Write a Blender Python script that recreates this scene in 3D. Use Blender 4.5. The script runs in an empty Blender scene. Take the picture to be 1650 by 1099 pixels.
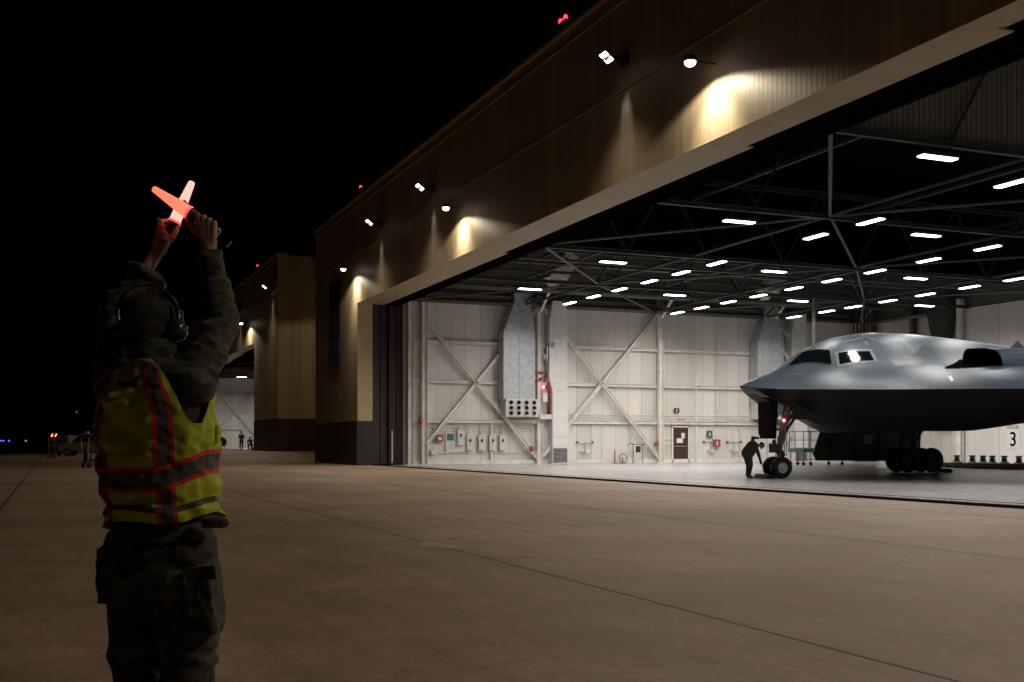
import bpy, bmesh, math, random
import numpy as np
from mathutils import Vector, Matrix, noise
R = math.radians
random.seed(7)
# ---------------------------------------------------------------- camera, world, exposure
scene = bpy.context.scene
col = scene.collection
cam_d = bpy.data.cameras.new('camera'); cam = bpy.data.objects.new('camera', cam_d); col.objects.link(cam)
cam.location = (0, 0, 1.25); cam.rotation_euler = (R(90), 0, 0)
cam_d.sensor_width = 36; cam_d.lens = 1800/1650*36; cam_d.shift_y = (715-549.5)/1650
cam_d.clip_start = .1; cam_d.clip_end = 3000
scene.camera = cam
scene.render.resolution_x = 1024; scene.render.resolution_y = 682
world = bpy.data.worlds.new('World'); scene.world = world; world.use_nodes = True
nt = world.node_tree; bg = nt.nodes['Background']
sky = nt.nodes.new('ShaderNodeTexSky'); sky.sky_type = 'NISHITA'; sky.sun_disc = False
sky.sun_elevation = R(-9); sky.sun_rotation = R(200)
nt.links.new(sky.outputs['Color'], bg.inputs['Color']); bg.inputs['Strength'].default_value = .05
scene.view_settings.view_transform = 'Standard'; scene.view_settings.look = 'None'
scene.view_settings.exposure = 0; scene.view_settings.gamma = 1
scene.render.engine = 'CYCLES'
try:
    scene.cycles.use_denoising = True; scene.cycles.denoiser = 'OPENIMAGEDENOISE'
    scene.cycles.use_light_tree = True
    scene.cycles.max_bounces = 6; scene.cycles.diffuse_bounces = 3; scene.cycles.glossy_bounces = 3
    scene.cycles.sample_clamp_indirect = 4; scene.cycles.caustics_reflective = False; scene.cycles.caustics_refractive = False
except Exception: pass
# strengths of the lamps the place has
CEIL_E = 9.0         # ceiling light diffusers (what one sees)
CEIL_W = 490.0       # and the light each gives downward
FLOOD_E = 9.0      # double floodlight lenses (what one sees)
BEAM_W = 1300.0      # their beam onto the apron
PACK_W = 480.0      # wall pack spot
STREAK_W = 85.0

# ---------------------------------------------------------------- frames
# the hangars share one frame: local x = t (into the hangar), local y = s (along its front), z up
TH = math.atan2(.3816, .9243)
V = Vector((.9243, .3816, 0)); U = Vector((-.3816, .9243, 0))
def F(t, s, z=0): return V*t + U*s + Vector((0, 0, z))

# ---------------------------------------------------------------- mesh builder
class MB:
    def __init__(s): s.v = []; s.f = []; s.mi = []
    def add(s, vs, fs, m=0):
        b = len(s.v); s.v += [tuple(p) for p in vs]; s.f += [tuple(i+b for i in f) for f in fs]; s.mi += [m]*len(fs); return s
    def box(s, a, b, m=0, T=None):
        x0, y0, z0 = [min(p, q) for p, q in zip(a, b)]; x1, y1, z1 = [max(p, q) for p, q in zip(a, b)]
        vs = [(x0,y0,z0),(x1,y0,z0),(x1,y1,z0),(x0,y1,z0),(x0,y0,z1),(x1,y0,z1),(x1,y1,z1),(x0,y1,z1)]
        if T is not None: vs = [tuple(T @ Vector(p)) for p in vs]
        return s.add(vs, [(0,3,2,1),(4,5,6,7),(0,1,5,4),(1,2,6,5),(2,3,7,6),(3,0,4,7)], m)
    def beam(s, p, q, w, h=None, m=0):
        h = h or w; p = Vector(p); q = Vector(q); d = (q-p).normalized()
        up = Vector((0, 0, 1)) if abs(d.z) < .95 else Vector((1, 0, 0))
        x = d.cross(up).normalized()*w/2; y = d.cross(x).normalized()*h/2
        vs = [p-x-y, p+x-y, p+x+y, p-x+y, q-x-y, q+x-y, q+x+y, q-x+y]
        return s.add(vs, [(0,1,2,3),(7,6,5,4),(0,4,5,1),(1,5,6,2),(2,6,7,3),(3,7,4,0)], m)
    def ibeam(s, p, q, w, h, m=0, tk=.03):
        p = Vector(p); q = Vector(q); d = (q-p).normalized()
        up = Vector((0, 0, 1)) if abs(d.z) < .95 else Vector((1, 0, 0))
        x = d.cross(up).normalized(); y = d.cross(x).normalized()
        s.beam(p+y*(h/2-tk/2), q+y*(h/2-tk/2), w, tk, m); s.beam(p-y*(h/2-tk/2), q-y*(h/2-tk/2), w, tk, m)
        s.beam(p, q, tk*.7, h-2*tk, m); return s
    def tube(s, p, q, r0, r1=None, n=10, m=0, caps=True):
        r1 = r0 if r1 is None else r1; p = Vector(p); q = Vector(q); d = (q-p).normalized()
        up = Vector((0, 0, 1)) if abs(d.z) < .95 else Vector((1, 0, 0))
        x = d.cross(up).normalized(); y = d.cross(x).normalized(); vs = []
        for c, r in ((p, r0), (q, r1)):
            for i in range(n):
                a = 2*math.pi*i/n; vs.append(c+x*math.cos(a)*r+y*math.sin(a)*r)
        fs = [(i, (i+1) % n, n+(i+1) % n, n+i) for i in range(n)]
        if caps: fs += [tuple(range(n-1, -1, -1)), tuple(range(n, 2*n))]
        return s.add(vs, fs, m)
    def path(s, pts, r, n=8, m=0):
        for a, b in zip(pts, pts[1:]): s.tube(a, b, r, r, n, m); s.ball(b, r, 6, 4, m)
        return s
    def ball(s, c, r, n=12, k=8, m=0, T=None):
        if not hasattr(r, '__len__'): r = (r, r, r)
        vs = []; fs = []
        for j in range(k+1):
            ph = math.pi*j/k
            for i in range(n):
                a = 2*math.pi*i/n
                p = Vector((r[0]*math.sin(ph)*math.cos(a), r[1]*math.sin(ph)*math.sin(a), r[2]*math.cos(ph)))
                if T is not None: p = T @ p
                vs.append(p+Vector(c))
        for j in range(k):
            for i in range(n): fs.append((j*n+i, (j+1)*n+i, (j+1)*n+(i+1) % n, j*n+(i+1) % n))
        return s.add(vs, fs, m)
    def cap(s, p, q, r0, r1, n=14):
        s.tube(p, q, r0, r1, n); s.ball(p, r0, n, 8); s.ball(q, r1, n, 8); return s
    def lathe(s, prof, c=(0,0,0), ax=(0,0,1), n=24, m=0):
        d = Vector(ax).normalized(); up = Vector((0, 0, 1)) if abs(d.z) < .95 else Vector((1, 0, 0))
        x = d.cross(up).normalized(); y = d.cross(x).normalized(); c = Vector(c); vs = []
        for r, h in prof:
            for i in range(n):
                a = 2*math.pi*i/n; vs.append(c+d*h+x*math.cos(a)*r+y*math.sin(a)*r)
        fs = [(j*n+i, j*n+(i+1) % n, (j+1)*n+(i+1) % n, (j+1)*n+i) for j in range(len(prof)-1) for i in range(n)]
        return s.add(vs, fs, m)
    def prism(s, poly, a, b, m=0):
        """poly: 3D points; extruded by the vector b-a given as offset vector b (a ignored when None)"""
        n = len(poly); o = Vector(b); vs = [Vector(p) for p in poly]+[Vector(p)+o for p in poly]
        return s.add(vs, [tuple(range(n-1, -1, -1)), tuple(range(n, 2*n))]+[(i, (i+1) % n, n+(i+1) % n, n+i) for i in range(n)], m)
    def build(s, name, mat, parent=None, smooth=False, bevel=0, loc=None, rot=None, world=False):
        me = bpy.data.meshes.new(name); me.from_pydata(s.v, [], s.f)
        mats = mat if isinstance(mat, (list, tuple)) else [mat]
        for mm in mats: me.materials.append(mm)
        if len(mats) > 1: me.polygons.foreach_set('material_index', s.mi)
        bm = bmesh.new(); bm.from_mesh(me); bmesh.ops.recalc_face_normals(bm, faces=bm.faces)
        if bevel:
            bmesh.ops.bevel(bm, geom=[e for e in bm.edges if len(e.link_faces) == 2 and e.calc_face_angle(0) > .6], offset=bevel, segments=2, affect='EDGES', profile=.6)
        bm.to_mesh(me); bm.free()
        if smooth: me.polygons.foreach_set('use_smooth', [True]*len(me.polygons))
        o = bpy.data.objects.new(name, me); col.objects.link(o)
        if parent: o.parent = parent
        if loc is not None: o.location = loc
        if rot is not None: o.rotation_euler = (0, 0, rot)
        return o

def tag(o, label=None, cat=None, group=None, kind=None):
    if label: o['label'] = label
    if cat: o['category'] = cat
    if group: o['group'] = group
    if kind: o['kind'] = kind
    return o
def thing(name, label, cat, loc=(0,0,0), rot=TH, group=None):
    o = bpy.data.objects.new(name, None); col.objects.link(o); o.location = loc; o.rotation_euler = (0, 0, rot)
    o.empty_display_size = .2
    return tag(o, label, cat, group)
def dup(root, loc, rot=None, label=None):
    def cp(o, par):
        c = o.copy(); col.objects.link(c)
        if par: c.parent = par
        for ch in o.children: cp(ch, c)
        return c
    r = cp(root, None); r.location = loc
    if rot is not None: r.rotation_euler = (0, 0, rot)
    if label: r['label'] = label
    return r

# ---------------------------------------------------------------- materials
def newmat(name):
    m = bpy.data.materials.new(name); m.use_nodes = True
    return m, m.node_tree, m.node_tree.nodes['Principled BSDF']
def mix(nt, fac, a, b, mode='MIX'):
    n = nt.nodes.new('ShaderNodeMix'); n.data_type = 'RGBA'; n.blend_type = mode
    for sock, val in ((n.inputs[0], fac), (n.inputs[6], a), (n.inputs[7], b)):
        if hasattr(val, 'links') or hasattr(val, 'is_linked'): nt.links.new(val, sock)
        elif isinstance(val, (int, float)): sock.default_value = val
        else: sock.default_value = (*val, 1)
    return n.outputs[2]
def math_(nt, op, a, b=None, c=None, clamp=False):
    n = nt.nodes.new('ShaderNodeMath'); n.operation = op; n.use_clamp = clamp
    for i, val in enumerate((a, b, c)):
        if val is None: continue
        if hasattr(val, 'is_linked'): nt.links.new(val, n.inputs[i])
        else: n.inputs[i].default_value = val
    return n.outputs[0]
def ramp(nt, fac, stops):
    n = nt.nodes.new('ShaderNodeValToRGB'); e = n.color_ramp.elements
    while len(e) < len(stops): e.new(.5)
    for el, (p, c) in zip(e, stops): el.position = p; el.color = (*c, 1) if len(c) == 3 else c
    nt.links.new(fac, n.inputs[0]); return n.outputs[0]
def coord(nt, kind='Object', scale=(1,1,1)):
    t = nt.nodes.new('ShaderNodeTexCoord'); mp = nt.nodes.new('ShaderNodeMapping'); mp.inputs['Scale'].default_value = scale
    nt.links.new(t.outputs[kind], mp.inputs[0]); return mp.outputs[0]
def nz(nt, vec, scale=1, detail=5, rough=.6, out=0):
    n = nt.nodes.new('ShaderNodeTexNoise'); n.inputs['Scale'].default_value = scale; n.inputs['Detail'].default_value = detail
    n.inputs['Roughness'].default_value = rough; nt.links.new(vec, n.inputs['Vector']); return n.outputs[out]
def bump(nt, bs, h, strength=.3, dist=.02):
    n = nt.nodes.new('ShaderNodeBump'); n.inputs['Strength'].default_value = strength; n.inputs['Distance'].default_value = dist
    nt.links.new(h, n.inputs['Height']); nt.links.new(n.outputs[0], bs.inputs['Normal'])
def paint(name, base, rough=.5, metal=0, var=.25, scale=3, bumps=.15, spec=.5, stretch=(1,1,1), bscale=40):
    m, nt, b = newmat(name); c = coord(nt, 'Object', stretch)
    n1 = nz(nt, c, scale, 6)
    n2 = nz(nt, c, bscale, 3)
    k = tuple(x*(1-var) for x in base); l = tuple(min(1, x*(1+var*.5)) for x in base)
    cc = ramp(nt, n1, [(.32, k), (.62, l)])
    nt.links.new(cc, b.inputs['Base Color'])
    rr = math_(nt, 'MULTIPLY_ADD', n1, .25, rough-.12, clamp=True); nt.links.new(rr, b.inputs['Roughness'])
    b.inputs['Metallic'].default_value = metal; b.inputs['Specular IOR Level'].default_value = spec
    if bumps: bump(nt, b, n2, bumps, .01)
    return m
def glow(name, color, strength, base=(.8,.8,.8)):
    m, nt, b = newmat(name); b.inputs['Base Color'].default_value = (*base, 1)
    b.inputs['Emission Color'].default_value = (*color, 1); b.inputs['Emission Strength'].default_value = strength
    b.inputs['Roughness'].default_value = .3
    return m
def flat(name, base, rough=.5, metal=0):
    m, nt, b = newmat(name); b.inputs['Base Color'].default_value = (*base, 1); b.inputs['Roughness'].default_value = rough
    b.inputs['Metallic'].default_value = metal; return m

def panel_mat(name, base, axis, pitch, seam=.02, rough=.5, var=.2, streak=True, rib=.3, rows=None, split=None):
    """sheet-metal cladding: vertical seams every pitch m along the given object axis, fine ribs, grime streaks"""
    m, nt, b = newmat(name); t = nt.nodes.new('ShaderNodeTexCoord'); sp = nt.nodes.new('ShaderNodeSeparateXYZ')
    nt.links.new(t.outputs['Object'], sp.inputs[0]); a = sp.outputs[axis]
    fr = math_(nt, 'FRACT', math_(nt, 'DIVIDE', a, pitch))
    line = math_(nt, 'LESS_THAN', fr, seam/pitch)
    fl = math_(nt, 'FLOOR', math_(nt, 'DIVIDE', a, pitch))
    wn = nt.nodes.new('ShaderNodeTexWhiteNoise'); wn.noise_dimensions = '1D'; nt.links.new(fl, wn.inputs['W'])
    ribs = math_(nt, 'SINE', math_(nt, 'MULTIPLY', a, 2*math.pi/(pitch/5)))
    blot = nz(nt, coord(nt, 'Object', (1, 1, .5)), .35, 6, .65)
    stv = nz(nt, coord(nt, 'Object', (5, 5, .12)), 1.2, 5, .7)
    k = math_(nt, 'MULTIPLY_ADD', wn.outputs[0], .2, .9)
    k2 = math_(nt, 'MULTIPLY_ADD', blot, var, 1-var*.5)
    k3 = math_(nt, 'MULTIPLY_ADD', stv, .75 if streak else .2, .6 if streak else .9)
    kk = math_(nt, 'MULTIPLY', math_(nt, 'MULTIPLY', k, k2), k3)
    kk = math_(nt, 'MULTIPLY', kk, math_(nt, 'MULTIPLY_ADD', line, -.45, 1.0))
    if rows:
        fz = math_(nt, 'FRACT', math_(nt, 'DIVIDE', sp.outputs[2], rows))
        kk = math_(nt, 'MULTIPLY', kk, math_(nt, 'MULTIPLY_ADD', math_(nt, 'LESS_THAN', fz, .012), -.3, 1.0))
    cb = nt.nodes.new('ShaderNodeCombineXYZ')
    for i in range(3): nt.links.new(kk, cb.inputs[i])
    if split:   # a lower band of another paint, up to a height
        z0, c2 = split
        lo = math_(nt, 'LESS_THAN', sp.outputs[2], z0)
        bc = mix(nt, lo, base, c2)
    else: bc = base
    cc = mix(nt, 1.0, bc, cb.outputs[0], 'MULTIPLY')
    nt.links.new(cc, b.inputs['Base Color']); b.inputs['Roughness'].default_value = rough
    h = math_(nt, 'MULTIPLY_ADD', line, -1.0, math_(nt, 'MULTIPLY', ribs, .25))
    bump(nt, b, h, rib, .03)
    return m

def concrete_mat():
    m, nt, b = newmat('apron_concrete')
    t = nt.nodes.new('ShaderNodeTexCoord'); mp = nt.nodes.new('ShaderNodeMapping'); mp.inputs['Rotation'].default_value = (0, 0, -TH)
    nt.links.new(t.outputs['Object'], mp.inputs[0]); vec = mp.outputs[0]
    sp = nt.nodes.new('ShaderNodeSeparateXYZ'); nt.links.new(vec, sp.inputs[0])
    wob = math_(nt, 'MULTIPLY_ADD', nz(nt, vec, 3, 3), .03, -.015)
    tt = math_(nt, 'ADD', sp.outputs[0], wob); s_ = math_(nt, 'ADD', sp.outputs[1], wob)
    def joint(x, off, pitch, w):
        f = math_(nt, 'FRACT', math_(nt, 'DIVIDE', math_(nt, 'SUBTRACT', x, off), pitch))
        d = math_(nt, 'MULTIPLY', math_(nt, 'MINIMUM', f, math_(nt, 'SUBTRACT', 1.0, f)), pitch)
        return math_(nt, 'SUBTRACT', 1.0, math_(nt, 'DIVIDE', d, w, clamp=True), clamp=True)
    j1 = joint(tt, 4.39, 5.29, .035)
    j2 = math_(nt, 'MULTIPLY', joint(s_, 9.3, 6.1, .012), .4)
    jj = math_(nt, 'MAXIMUM', j1, j2)
    # slab to slab tone
    fl = nt.nodes.new('ShaderNodeCombineXYZ')
    nt.links.new(math_(nt, 'FLOOR', math_(nt, 'DIVIDE', math_(nt, 'SUBTRACT', tt, 4.39), 5.29)), fl.inputs[0])
    nt.links.new(math_(nt, 'FLOOR', math_(nt, 'DIVIDE', math_(nt, 'SUBTRACT', s_, 9.3), 6.1)), fl.inputs[1])
    wn = nt.nodes.new('ShaderNodeTexWhiteNoise'); wn.noise_dimensions = '2D'; nt.links.new(fl.outputs[0], wn.inputs['Vector'])
    big = nz(nt, vec, .22, 7, .62); med = nz(nt, vec, 1.3, 8, .7); fine = nz(nt, vec, 45, 4, .7)
    mp2 = nt.nodes.new('ShaderNodeMapping'); mp2.inputs['Scale'].default_value = (2.2, .25, 1); nt.links.new(vec, mp2.inputs[0])
    streak = nz(nt, mp2.outputs[0], 1.0, 7, .7)
    c = ramp(nt, big, [(.3, (.28, .19, .125)), (.5, (.37, .262, .175)), (.72, (.46, .335, .23))])
    k = math_(nt, 'MULTIPLY_ADD', med, .9, .54)
    k = math_(nt, 'MULTIPLY', k, math_(nt, 'MULTIPLY_ADD', streak, .8, .6))
    k = math_(nt, 'MULTIPLY', k, math_(nt, 'MULTIPLY_ADD', fine, 1.2, .4))
    k = math_(nt, 'MULTIPLY', k, math_(nt, 'MULTIPLY_ADD', wn.outputs[0], .14, .93))
    k = math_(nt, 'MULTIPLY', k, math_(nt, 'MULTIPLY_ADD', jj, -.88, 1.0))
    g1 = nz(nt, vec, 9, 6, .75); k = math_(nt, 'MULTIPLY', k, math_(nt, 'MULTIPLY_ADD', g1, 1.1, .45))
    cv = nt.nodes.new('ShaderNodeTexVoronoi'); cv.feature = 'DISTANCE_TO_EDGE'; cv.inputs['Scale'].default_value = .16
    wv = nt.nodes.new('ShaderNodeVectorMath'); wv.operation = 'MULTIPLY_ADD'; wn3 = nt.nodes.new('ShaderNodeTexNoise'); wn3.inputs['Scale'].default_value = 1.1; wn3.inputs['Detail'].default_value = 6; nt.links.new(vec, wn3.inputs['Vector'])
    nt.links.new(wn3.outputs['Color'], wv.inputs[0]); wv.inputs[1].default_value = (1.6, 1.6, 0); nt.links.new(vec, wv.inputs[2]); nt.links.new(wv.outputs[0], cv.inputs['Vector'])
    crack = math_(nt, 'MULTIPLY', math_(nt, 'SUBTRACT', 1.0, math_(nt, 'DIVIDE', cv.outputs['Distance'], .0035, clamp=True), clamp=True), math_(nt, 'GREATER_THAN', big, .52))
    k = math_(nt, 'MULTIPLY', k, math_(nt, 'MULTIPLY_ADD', crack, -.5, 1.0))
    edge = joint(tt, 4.39, 5.29, .5); edge = math_(nt, 'MULTIPLY', math_(nt, 'MULTIPLY', edge, edge), math_(nt, 'GREATER_THAN', g1, .5)); k = math_(nt, 'MULTIPLY', k, math_(nt, 'MULTIPLY_ADD', edge, -.22, 1.0))
    # oil spots and tyre scuffs
    sv = nt.nodes.new('ShaderNodeTexVoronoi'); sv.inputs['Scale'].default_value = .55; sv.inputs['Randomness'].default_value = 1
    nt.links.new(vec, sv.inputs['Vector'])
    dd = math_(nt, 'ADD', sv.outputs['Distance'], math_(nt, 'MULTIPLY', nz(nt, vec, 4, 4), .12))
    spot = math_(nt, 'SUBTRACT', 1.0, math_(nt, 'DIVIDE', math_(nt, 'SUBTRACT', dd, .1), .06, clamp=True), clamp=True)
    k = math_(nt, 'MULTIPLY', k, math_(nt, 'MULTIPLY_ADD', spot, -.35, 1.0))
    cb = nt.nodes.new('ShaderNodeCombineXYZ')
    for i in range(3): nt.links.new(k, cb.inputs[i])
    nt.links.new(mix(nt, 1.0, c, cb.outputs[0], 'MULTIPLY'), b.inputs['Base Color'])
    nt.links.new(math_(nt, 'MULTIPLY_ADD', med, .3, .42), b.inputs['Roughness'])
    b.inputs['Specular IOR Level'].default_value = .35
    h = math_(nt, 'MULTIPLY_ADD', jj, -3.0, math_(nt, 'ADD', fine, math_(nt, 'MULTIPLY', med, .6)))
    bump(nt, b, h, .35, .008)
    return m

M = {}
M['apron'] = concrete_mat()
M['siding'] = panel_mat('tan_siding', (.36, .28, .185), 1, .95, rough=.5, rib=.1)
M['siding_end'] = panel_mat('tan_siding_end', (.36, .275, .175), 0, .95, rough=.5, rib=.4)
M['wainscot'] = panel_mat('brown_siding', (.034, .019, .014), 1, .95, rough=.55, rib=.5)
M['wainscot_end'] = panel_mat('brown_siding_end', (.034, .019, .014), 0, .95, rough=.55, rib=.5)
M['trim'] = paint('tan_trim', (.40, .30, .19), .55, var=.12, scale=1.5)
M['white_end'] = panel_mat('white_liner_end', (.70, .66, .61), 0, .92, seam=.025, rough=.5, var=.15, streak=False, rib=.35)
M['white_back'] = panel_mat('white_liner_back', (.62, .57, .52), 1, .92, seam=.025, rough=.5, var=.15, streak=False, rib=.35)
M['white_door'] = panel_mat('white_rear_door', (.66, .63, .60), 1, 3.6, seam=.03, rough=.5, var=.1, streak=False, rib=.1, rows=2.4)
M['steel_white'] = paint('white_steel', (.78, .74, .68), .5, var=.18, scale=2)
M['steel_dark'] = paint('grey_roof_steel', (.05, .045, .04), .6, var=.3, scale=2)
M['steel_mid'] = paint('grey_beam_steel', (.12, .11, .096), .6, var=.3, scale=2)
M['black_roof'] = None
M['curtain'] = panel_mat('ribbed_draft_curtain', (.30, .27, .22), 0, .19, seam=.085, rough=.6, streak=True, rib=1.0)
M['duct'] = paint('galvanised_duct', (.52, .54, .56), .42, metal=.35, var=.22, scale=4, bumps=.2, bscale=12)
M['pale'] = paint('pale_box', (.66, .63, .58), .5, var=.1)
M['dark'] = paint('dark_metal', (.025, .025, .027), .5, var=.3)
def matte(name, c):
    m = bpy.data.materials.new(name); m.use_nodes = True; nt = m.node_tree; nt.nodes.remove(nt.nodes['Principled BSDF'])
    d = nt.nodes.new('ShaderNodeBsdfDiffuse'); d.inputs[0].default_value = (*c, 1); nt.links.new(d.outputs[0], nt.nodes['Material Output'].inputs[0]); return m
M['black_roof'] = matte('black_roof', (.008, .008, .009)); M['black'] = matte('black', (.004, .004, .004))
M['maroon'] = paint('maroon_door', (.055, .022, .02), .5, var=.2)
M['door_leaf'] = panel_mat('dark_door_leaf', (.04, .026, .024), 1, .95, rough=.55, rib=.4)
M['door_edge'] = panel_mat('dark_door_edge', (.035, .022, .021), 0, .22, rough=.6, rib=.6)
M['red'] = paint('red_paint', (.36, .07, .06), .45, var=.2)
M['green'] = paint('green_paint', (.05, .15, .09), .5, var=.2)
M['white'] = paint('white_paint', (.75, .74, .72), .5, var=.08)
M['blue'] = paint('blue_banner', (.02, .06, .25), .7, var=.3)
M['navy'] = paint('navy_banner', (.006, .007, .014), .7, var=.3)
M['steel_bare'] = paint('bare_steel', (.45, .45, .44), .35, metal=.8, var=.2)
M['oxide'] = paint('brown_steel', (.045, .03, .025), .6, var=.3)
def floor_mat():
    m, nt, b = newmat('hangar_floor_coating'); c = coord(nt)
    n = nz(nt, c, .35, 6, .6); n2 = nz(nt, c, 4, 6, .7)
    cc = ramp(nt, n, [(.3, (.47, .46, .45)), (.7, (.58, .57, .56))])
    nt.links.new(mix(nt, .15, cc, ramp(nt, n2, [(.3, (.36, .34, .32)), (.6, (.55, .54, .52))])), b.inputs['Base Color'])
    nt.links.new(math_(nt, 'MULTIPLY_ADD', n2, .12, .2), b.inputs['Roughness']); bump(nt, b, n2, .05, .01)
    return m
M['floor'] = floor_mat()
M['lamp'] = glow('ceiling_lamp_light', (1, .965, .92), CEIL_E)
M['flood'] = glow('floodlight_lens', (1, .94, .84), FLOOD_E)
M['pack'] = glow('wall_pack_lens', (1, .93, .82), 9)
M['redlamp'] = glow('red_obstruction_light', (1, .03, .06), 3.5)
M['bluelamp'] = glow('blue_taxiway_light', (.02, .06, 1), 5)
M['rubber'] = paint('tyre_rubber', (.012, .012, .013), .7, var=.4, scale=12)
M['rim'] = paint('white_wheel_rim', (.6, .6, .6), .4, var=.25, scale=12)
# ---------------------------------------------------------------- ground
def sstep(x): x = max(0, min(1, x)); return x*x*(3-2*x)
def gz(p):
    t = p[0]*V.x+p[1]*V.y; s = p[0]*U.x+p[1]*U.y
    return .65*sstep((s-74.5)/11)*sstep((t+2)/17)
def g(p): return Vector((p[0], p[1], gz(p)))
def build_ground():
    ss_ = list(np.linspace(-200, 70, 10))+list(np.linspace(73, 90, 18))+[120, 200, 400, 900, 2200]
    ts_ = [-1500, -400, -120, -40, -12]+list(np.linspace(-3, 17, 12))+[17.4]
    vs = [tuple(g(F(t, s))) for s in ss_ for t in ts_]; n = len(ts_)
    fs = [(j*n+i, j*n+i+1, (j+1)*n+i+1, (j+1)*n+i) for j in range(len(ss_)-1) for i in range(n-1)]
    o = MB().add(vs, fs).build('apron', M['apron'], smooth=True); tag(o, 'weathered brown concrete apron with dark slab joints', 'apron', kind='structure')
    # ground behind the hangar fronts
    vs = []; ts2 = [17.4, 60, 400, 1500]; n = len(ts2)
    vs = [tuple(g(F(t, s))-Vector((0, 0, .02 if t > 17.5 else 0))) for s in ss_ for t in ts2]
    fs = [(j*n+i, j*n+i+1, (j+1)*n+i+1, (j+1)*n+i) for j in range(len(ss_)-1) for i in range(n-1)]
    o = MB().add(vs, fs).build('ground', M['apron'], smooth=True); tag(o, 'flat ground under and behind the hangars', 'ground', kind='structure')
build_ground()

pv = []; rg = random.Random(4)
for i in range(26):
    a = 2*math.pi*i/26; q = F(4.39, 13.1)+U*math.cos(a)*.42*(1+.3*rg.random())+V*math.sin(a)*.13*(1+.9*rg.random()); pv.append((q.x, q.y, .004))
tag(MB().add(pv, [tuple(range(26))]).build('pavement_patch', paint('pale_patch', (.5, .4, .29), .8, var=.5, scale=9)), 'small pale repair patch on the long slab joint', 'patch', kind='structure')
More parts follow.
